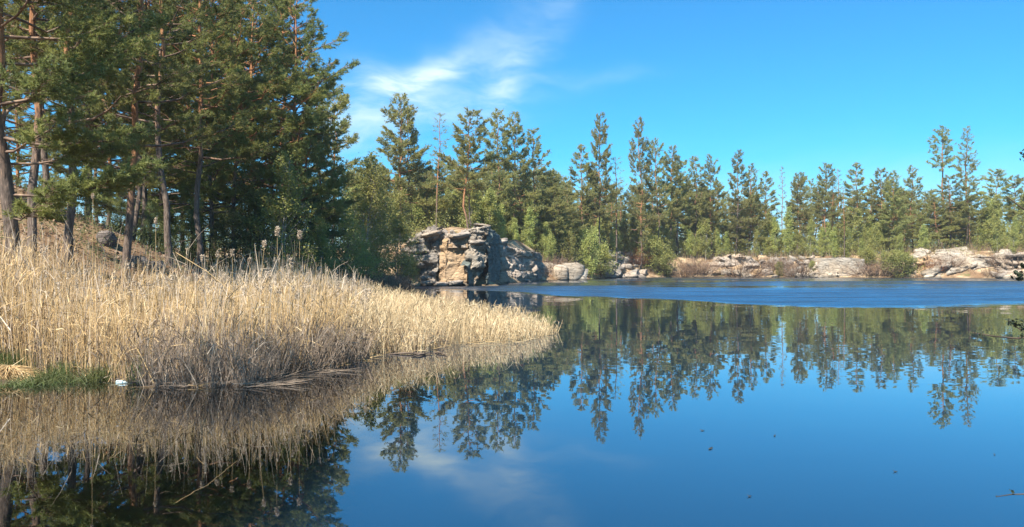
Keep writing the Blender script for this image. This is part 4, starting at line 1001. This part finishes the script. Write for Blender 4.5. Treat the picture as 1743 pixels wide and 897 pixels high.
def reedh(x, y):
    """typical reed height: tall at the left, knee-high out on the spit"""
    px = CX + x / y * FPX
    h = np.interp(px, [0, 150, 300, 480, 560, 640, 700, 800, 900, 960], [1.6, 1.65, 1.75, 1.65, 1.4, 1.12, 0.95, 0.8, 0.65, 0.4])
    h = h * np.interp(y, [13, 15.5, 19], [0.72, 0.95, 1.0]) if np.isscalar(y) else h * np.interp(y, [13, 15.5, 19], [0.72, 0.95, 1.0])
    return h * (1 + 0.24 * fnoise(x, y, 1.1) + 0.10 * fnoise(y, x, 3.1))
def reeds(name, pts, m_, lab, hs=1.0, lean=.16, wid=.013, leafn=2, jit=.25, dry=True):
    N = len(pts); x, y = pts[:, 0], pts[:, 1]; h = reedh(x, y) * hs * np.clip(rng.normal(1 - jit * .3, jit, N), .25, 1.22)
    z = np.maximum(height(x, y), -.4)
    b = np.stack([x, y, np.where(z < 0, -.12, z)], 1)
    patch = np.stack([fnoise(x, y, 1.6), fnoise(y, x, 1.7)], 1) * .12
    ld = (rng.normal(0, lean, (N, 2)) + patch) * h[:, None]
    t = b + np.stack([ld[:, 0], ld[:, 1], h], 1)
    wd_ = wid * (y / 18) ** .6 * rng.uniform(.6, 1.3, N)
    bend = np.stack([rng.normal(.02, .07, N) * h, rng.normal(0, .07, N) * h, -.05 * h * rng.uniform(0, 1, N)], 1)
    V, Q = ribbons(rng, b, t, bend, wd_, 3); Vs, Qs = [V], [Q]; off = len(V)
    for k in range(leafn):
        f = rng.uniform(.15, .95, (N, 1)); lb = b + (t - b) * f + bend * f * f
        ll = h[:, None] * rng.uniform(.12, .42, (N, 1)); dr = unit(rng.normal(0, 1, (N, 3)) * [.6, .6, .5] + np.stack([np.zeros(N), np.zeros(N), rng.uniform(.5, 2.0, N)], 1))
        V, Q = ribbons(rng, lb, lb + dr * ll, np.stack([np.zeros(N), np.zeros(N), -ll[:, 0] * rng.uniform(.1, .8, N)], 1), wd_ * rng.uniform(.9, 1.5, N), 2)
        Vs.append(V); Qs.append(Q + off); off += len(V)
    return tag(link(name, mesh_np(name, np.concatenate(Vs), np.concatenate(Qs), None, (M[m_],))), lab, 'reeds', None, 'stuff')
def dens(x, y):   # equal cover per picture area: thin out with distance
    return np.clip((20 / np.maximum(y, 10)) ** 1.3, .12, 1)
front = lambda x, y: dens(x, y) * np.where(y < 17, 1.0, .75)
def isright(x, y): return CX + x / y * FPX
tall = sample(16000, BED, lambda x, y: front(x, y) * (isright(x, y) < 600) * np.clip(.62 + .9 * fnoise(x + 9, y, 1.8), .12, 1))
reeds('reed_bed', tall, 'reed', 'tall golden dry reed bed along the left shore in front of the pines', lean=.09, leafn=2, jit=.3)
reeds('foot_shade_stalks', sample(13000, BED, lambda x, y: front(x, y) * (isright(x, y) < 760)), 'reed_grey', 'short grey-brown stalks added as shade at the foot of the reed bed', hs=.62, lean=.2, leafn=2, jit=.35)  # added layer: its dark colour imitates the shade low between the reeds
reeds('tall_reed_stalks', sample(1900, BED, lambda x, y: front(x, y) * (isright(x, y) < 620)), 'plume', 'scattered taller stalks rising out of the golden reed bed', hs=1.38, lean=.06, leafn=1, jit=.12)
low = sample(13000, BED, lambda x, y: np.clip((24 / y) ** 1.0, .15, 1) * (isright(x, y) >= 570) * np.clip(.75 + .8 * fnoise(x + 9, y, 2.2), .2, 1))
reeds('reed_spit', low, 'reed_pale', 'low pale dry reeds on the spit that points out into the lake', lean=.26, wid=.012, jit=.22)
GREY = [wpt(*p_) for p_ in [(225, 657), (330, 660), (450, 655), (560, 628), (620, 612), (600, 590), (480, 590), (380, 600), (300, 610)]]
reeds('grey_reed_tussock', sample(7000, GREY), 'reed_grey', 'grey-brown stalks at the front of the reed bed', hs=.66, lean=.28, jit=.3)  # shorter and greyer than the bed behind
BACK = [(-15.0, 46), (-13.5, 44), (-10.5, 50), (-9.0, 60), (-9.5, 72), (-11, 80), (-14, 78), (-16, 60)]
reeds('brown_reed_stand', sample(7000, BACK), 'dry_twig', 'brown reeds and dry scrub between the spit and the cliff', hs=1.2, lean=.12, wid=.014)
# dead straws lying at the waterline
def mat_straws(name, pts, m_, lab, L=.9, zj=.05, w_=.012):
    N = len(pts); a = rng.normal(0, 1.0, N); l = L * rng.uniform(.3, 1.1, N)
    b = np.stack([pts[:, 0], pts[:, 1], np.maximum(height(pts[:, 0], pts[:, 1]), 0) + rng.uniform(0, zj, N)], 1)
    t = b + np.stack([np.cos(a) * l, np.sin(a) * l * .6, np.abs(rng.normal(0, .10, N)) * l], 1)
    V, Q = ribbons(rng, b, t, rng.normal(0, .04, (N, 3)), w_ * rng.uniform(.7, 1.5, N), 2)
    tag(link(name, mesh_np(name, V, Q, None, (M[m_],))), lab, 'straw', None, 'stuff')
EDGE = [wpt(*p_) for p_ in [(0, 634), (100, 642), (230, 655), (330, 661), (450, 655), (560, 628), (640, 607), (760, 594), (860, 584), (945, 570), (925, 560), (800, 570), (640, 590), (500, 615), (300, 630), (0, 610)]]
mat_straws('fallen_straw', sample(420, EDGE), 'reed', 'fallen pale straws matted at the foot of the reeds', L=.6)
mat_straws('sodden_straw', sample(350, [wpt(*p_) for p_ in [(120, 645), (230, 656), (330, 662), (480, 655), (560, 632), (430, 630), (250, 635)]]), 'reed_grey', 'dark sodden stems lying in the water at the reed edge')
# tall single stalks with fluffy heads
def plume(px, ytop, D, lab, lean=0.0, big=1.0):
    big *= .72
    x = wx(px, D); zt = wz(ytop, D); r = empty('reed_stalk', (x, D, 0), lab, 'reed stalk', 'tall plumed reed stalks')
    z0 = max(gz(x, D), -.1); mb_ = MB(); xs = lean * (zt - z0)
    mb_.tube([(-xs, 0, z0), (-xs * .4, 0, (z0 + zt) * .5), (0, 0, zt - .18 * big)], [.009, .007, .004], 5); link('stem', mb_.mesh('stem', M['reed']), r)
    n = 70; u = rng.uniform(-1, 1, (n, 3)) * [.045 * big, .045 * big, .11 * big] + [0, 0, zt - .1 * big]
    V, T = blades(rng, u, unit(rng.normal(0, .4, (n, 3)) + [.3, 0, .5]), 4, .07 * big, .02, .6, .02)
    link('seed_head', mesh_np('seed_head', V, None, T, (M['plume'],)), r)
for a in [(472, 388, 15.5, 'tallest reed with a round fluffy head, right of the middle of the reed bed', 0, 1.0), (450, 410, 15.2, 'fluffy-headed reed leaning just left of the tallest one', .12, .8),
          (510, 394, 16, 'reed with a rusty split head right of the tallest one', 0, 1.0), (265, 372, 17, 'thin reed with a pointed head before the dark trunks', 0, .7),
          (158, 330, 17, 'very tall bare-necked reed in front of the brown earth bank', 0, .6), (396, 425, 15.6, 'short-headed reed left of the leaning fluffy one', 0, .8),
          (425, 440, 15.3, 'low plumed reed below the leaning fluffy one', 0, .8), (495, 440, 15.5, 'low plumed reed between the two tallest', 0, .8), (545, 455, 16.5, 'plumed reed at the right of the tall bed', .05, .7),
          (345, 435, 15.5, 'plumed reed at the start of the grey tussock', -.05, .7), (370, 428, 16, 'plumed reed between the grey tussock and tall heads', 0, .7)]: plume(*a)
hp = sample(420, BED, lambda x, y: front(x, y) * (isright(x, y) < 640) * (isright(x, y) > 60) * np.where(isright(x, y) > 330, 1, .35) * (y > 15))
hz_ = np.maximum(height(hp[:, 0], hp[:, 1]), -.1) + reedh(hp[:, 0], hp[:, 1]) * rng.uniform(1.02, 1.3, len(hp)); HP = np.stack([hp[:, 0], hp[:, 1], hz_], 1)
k_ = 16; HPp = np.repeat(HP, k_, 0) + rng.uniform(-1, 1, (len(HP) * k_, 3)) * [.022, .022, .075]
Vh, Th = blades(rng, HPp, unit(rng.normal(0, .5, HPp.shape) + [.3, 0, .5]), 3, .055, .016, .6, .02)
Vs_, Qs_ = ribbons(rng, HP * [1, 1, 0] + [0, 0, 0.0], HP, np.zeros(HP.shape), np.full(len(HP), .010), 2)
mbh = MB(); mbh.add(Vh, None, Th); mbh.add(Vs_, Qs_); tag(link('reed_seed_heads', mbh.mesh('reed_seed_heads', M['plume'])), 'many small fluffy seed heads along the top of the reed bed', 'seed heads', None, 'stuff')
# long bent canes
for pa, pb, lab in [((1.0, 0), (0, 0), '')][:0]: pass
for (p1, D1, p2, D2, lab) in [((300, 430), 14.6, (405, 505), 14.4, 'long bent cane slanting down across the reed tops'), ((185, 650), 13.6, (238, 560), 14.0, 'pale straight cane leaning from the water right of the grass tufts'),
                              ((262, 652), 13.5, (222, 575), 14.0, 'thick pale cane leaning left above the floating bottle'), ((235, 652), 13.5, (290, 590), 13.9, 'pale split cane fanning right above the bottle')]:
    a = np.array([wx(p1[0], D1), D1, wz(p1[1], D1)]); b = np.array([wx(p2[0], D2), D2, wz(p2[1], D2)])
    r = empty('reed_cane', tuple(a), lab, 'cane', 'leaning pale canes'); m1 = MB(); md = (b - a) * .5 + np.array([0, 0, .06])
    m1.tube([(0, 0, 0), md, b - a], [.008, .007, .004], 5); link('stem', m1.mesh('stem', M['reed']), r)
# green grass tufts at the water's edge
def tuft(px, yb, wpx, hm, n, lab, D=None):
    D = D or dwater(yb); x = wx(px, D); hw = wpx / FPX * D / 2; r = empty('grass_tuft', (x, D, 0), lab, 'grass tuft', 'green grass tufts at the reed foot')
    b = np.stack([rng.normal(0, hw * .5, n), rng.normal(0, .22, n), np.full(n, -.03)], 1); b[:, 2] += np.maximum(height(b[:, 0] + x, b[:, 1] + D), 0)
    t = b + np.stack([rng.normal(0, .12, n), rng.normal(0, .1, n), hm * rng.uniform(.4, 1.1, n)], 1)
    V, Q = ribbons(rng, b, t, np.stack([rng.normal(0, .12, n), rng.normal(0, .1, n), -rng.uniform(0, .12, n)], 1), np.full(n, .012), 3)
    link('blades', mesh_np('blades', V, Q, None, (M['grass'],)), r)
tuft(20, 634, 95, .36, 800, 'wide green grass tuft at the left picture edge by the straw clump'); tuft(112, 640, 34, .4, 300, 'green grass tuft just right of the wide left one')
tuft(172, 645, 40, .36, 360, 'darker green grass tuft left of the floating bottle'); tuft(246, 646, 16, .6, 160, 'thin green sprouts above the floating bottle'); tuft(140, 648, 60, .22, 160, 'short sparse grass between the two right-hand tufts'); tuft(35, 655, 80, .2, 240, 'thin grass standing in the water below the straw hummock'); tuft(70, 650, 40, .3, 260, 'sparse green grass standing in the water between the left tufts')
tuft(458, 640, 14, .5, 90, 'few green shoots in the grey stalks'); 
# tawny straw hummock at the left edge
hum = empty('straw_hummock', (wx(15, 14.4), 14.4, 0), 'rounded tawny straw hummock at the water in the left corner of the shore', 'straw hummock')
n = 2200; a = rng.uniform(0, 6.28, n); rr_ = np.sqrt(rng.uniform(0, 1, n)); b = np.stack([np.cos(a) * rr_ * .5, np.sin(a) * rr_ * .35, .26 * (1 - rr_ ** 2)], 1)
t = b + np.stack([np.cos(a) * .2, np.sin(a) * .15, -.12 - 0 * a], 1) + rng.normal(0, .06, (n, 3)); V, Q = ribbons(rng, b, t, rng.normal(0, .03, (n, 3)), np.full(n, .013), 2)
link('straws', mesh_np('straws', V, Q, None, (M['reed'],)), hum)
m1 = MB(); V, Q = rock_mesh(77, .2, 4, .2); m1.add(V * [.40, .28, .15], Q); link('mound', m1.mesh('mound', M['ground'], True), hum)

# floating bottle
bt = empty('plastic_bottle', (wx(208, dwater(652)), dwater(652), .015), 'pale blue-white plastic bottle floating at the reed edge', 'bottle')
def lathe(prof, n=14):
    V = []; Q = []
    for (x, r_) in prof:
        for k in range(n): a = 2 * pi * k / n; V.append((x, r_ * cos(a), r_ * sin(a)))
    for i in range(len(prof) - 1):
        for k in range(n): Q.append([i * n + k, i * n + (k + 1) % n, (i + 1) * n + (k + 1) % n, (i + 1) * n + k])
    return V, Q
m1 = MB(); m1.add(*lathe([(-.12, .001), (-.12, .028), (-.105, .036), (-.03, .036), (-.02, .033), (-.01, .036), (.05, .036), (.085, .018), (.10, .013), (.118, .013)])); link('body', m1.mesh('body', M['plastic'], True), bt)
m1 = MB(); m1.add(*lathe([(.119, .0005), (.1185, .016), (.135, .016), (.1355, .0005)])); link('cap', m1.mesh('cap', M['cap'], True), bt)
bt.rotation_euler = (0, 0, -.35)
# floating sticks by the spit
for (pxa, ya, pxb, yb, rad, lab) in [(660, 603, 732, 604, .028, 'dark sodden stick floating below the spit, longest of them'), (700, 608, 735, 603, .022, 'short dark branch crossing the floating stick'),
                                     (738, 600, 762, 606, .02, 'small dark twig floating right of the long stick'), (470, 655, 520, 652, .018, 'thin dark stick lying at the edge of the grey tussock')]:
    a = wpt(pxa, ya); b = wpt(pxb, yb); r = empty('floating_stick', (a[0], a[1], 0), lab, 'stick', 'sticks floating at the reed edge'); m1 = MB(); v = np.array([b[0] - a[0], b[1] - a[1], .02])
    m1.tube([(0, 0, .0), v * .4 + [0, 0, .03], v * .7 + [0, .05, .01], v], [rad * .6, rad, rad * .9, rad * .4], 6); link('stem', m1.mesh('stem', M['bark_dark']), r)
    m1 = MB(); m1.tube([v * .55, v * .75 + [0, .1, .12]], [rad * .5, rad * .2], 5); link('side_twig', m1.mesh('side_twig', M['bark_dark']), r)
# floating leaves on the open water
for px, py, s_, lab in [(1195, 733, .03, 'tiny dark leaf floating, farthest of those on the calm water'), (1209, 764, .04, 'curled dark leaf floating below the reflected treetops'), (1275, 845, .02, 'small dark leaf floating lowest in the picture'),
                        (1523, 803, .022, 'thin pale-edged leaf floating on the right water'), (1692, 774, .012, 'speck of leaf floating near the right edge'), (1318, 742, .02, 'flat faint leaf right of the farthest one'), (1330, 655, .02, 'small leaf floating near the tree reflections')]:
    x, y = wpt(px, py); V = [(-s_, 0, .012), (-s_ * .3, s_ * .5, .008), (s_ * .5, s_ * .45, .01), (s_, 0, .022), (s_ * .4, -s_ * .45, .008), (-s_ * .4, -s_ * .4, .01), (0, 0, .004)]
    V = V + [(a, b, c - .003) for a, b, c in V]
    T = [[i, (i + 1) % 6, 6] for i in range(6)] + [[7 + (i + 1) % 6, 7 + i, 13] for i in range(6)] + sum([[[i, 7 + i, (i + 1) % 6], [7 + i, 7 + (i + 1) % 6, (i + 1) % 6]] for i in range(6)], [])
    o = link('floating_leaf', mesh_np('floating_leaf', V, None, T, (M['wet_leaf'],)), None, (x, y, 0), (0, 0, rk.uniform(0, 3))); tag(o, lab, 'leaf', 'leaves floating on the lake')
# submerged weed on the shallow bed, left foreground
WEED = [(-5.4, 5.5), (-1.2, 5.5), (-1.8, 9), (-3.5, 12.5), (-8.5, 12.5), (-8, 8)]
pw = sample(9000, WEED, lambda x, y: (fnoise(x, y, 1.6) > .02)); N = len(pw); b = np.stack([pw[:, 0], pw[:, 1], height(pw[:, 0], pw[:, 1])], 1)
V, Q = leaves(rng, b + np.stack([rng.normal(0, .03, N), rng.normal(0, .03, N), rng.uniform(0, .16, N)], 1), .09)
V[:, 2] = np.minimum(V[:, 2], -.04)
tag(link('water_weed', mesh_np('water_weed', V, Q, None, (M['leaf'],))), 'olive green weed on the shallow bottom in the left foreground', 'water weed', None, 'stuff')

# ------------------------------------------------------------------ twigs of a shrub reaching in from the right
def twig(name, pts, lab, r=.004, buds=(), leafs=0, D=4.0):
    P = np.array([(wx(px, D + dd), D + dd, wz(py, D + dd)) for px, py, dd in pts]); o = empty(name, tuple(P[-1]), lab, 'twig', 'shrub twigs reaching in from the right')
    m1 = MB(); Pl = P - P[-1]; m1.tube(Pl, np.linspace(r * .4, r, len(P)), 6); link('stem', m1.mesh('stem', M['bark_dark']), o)
    for (px, py, s_) in buds:
        c = np.array([wx(px, D), D, wz(py, D)]) - P[-1]; n = 12
        V, Q = leaves(rng, c + rng.normal(0, s_ * .3, (n, 3)), s_ * .7, 1.0); link('leaf_bud', mesh_np('leaf_bud', V, Q, None, (M['bud'],)), o)
twig('twig', [(1655, 566, 0), (1690, 572, 0), (1730, 576, 0), (1790, 570, .1)], 'dark budding twig over the water, middle right edge', .007, [(1658, 566, .022), (1668, 569, .018), (1738, 572, .03)])
twig('twig', [(1715, 545, 0), (1735, 560, 0), (1760, 562, 0), (1800, 560, .1)], 'short leafy twig just above the long budding one', .005, [(1718, 548, .04), (1727, 553, .035), (1740, 556, .04), (1738, 548, .03)])
twig('twig', [(1694, 845, 0), (1720, 841, 0), (1760, 840, 0), (1800, 838, .1)], 'thin budding twig near the lower right corner', .005, [(1721, 836, .02), (1695, 844, .008)])
twig('twig', [(1735, 472, 0), (1750, 460, 0), (1790, 450, .1)], 'dark leaf cluster poking in at the jetty height', .006, [(1731, 468, .045), (1738, 462, .05), (1742, 450, .03), (1736, 474, .03)])
twig('twig', [(1738, 262, 0), (1765, 268, 0), (1800, 280, .1)], 'tiny leaf cluster at the right edge against the sky', .004, [(1740, 261, .03), (1744, 266, .03)])
twig('twig', [(1712, 333, 0), (1728, 345, 0), (1745, 358, 0), (1790, 400, .1)], 'bare arched twig across the far umbrella pines', .005, [])


# ------------------------------------------------------------------ thin haze over the lake
hz = mat('thin_haze', lambda q: q.n('ShaderNodeBsdfTransparent').outputs[0]); hz.node_tree.nodes.clear()
pv = hz.node_tree.nodes.new('ShaderNodeVolumePrincipled'); pv.inputs['Color'].default_value = (0.86, 0.92, 1.0, 1); pv.inputs['Density'].default_value = 0.00026; pv.inputs['Anisotropy'].default_value = 0.2
ho = hz.node_tree.nodes.new('ShaderNodeOutputMaterial'); hz.node_tree.links.new(pv.outputs[0], ho.inputs['Volume'])
x0, x1, y0, y1, z0_, z1_ = float(gx[0]) - 5, float(gx[-1]) + 5, float(gy[0]) - 5, float(gy[-1]) + 5, float(GZ.min()) - 1.0, max(48.0, float(GZ.max()) + 2)
m1 = MB(); m1.box(((x0 + x1) / 2, (y0 + y1) / 2, (z0_ + z1_) / 2), ((x1 - x0) / 2, (y1 - y0) / 2, (z1_ - z0_) / 2)); tag(link('haze', m1.mesh('haze', hz)), kind='stuff')
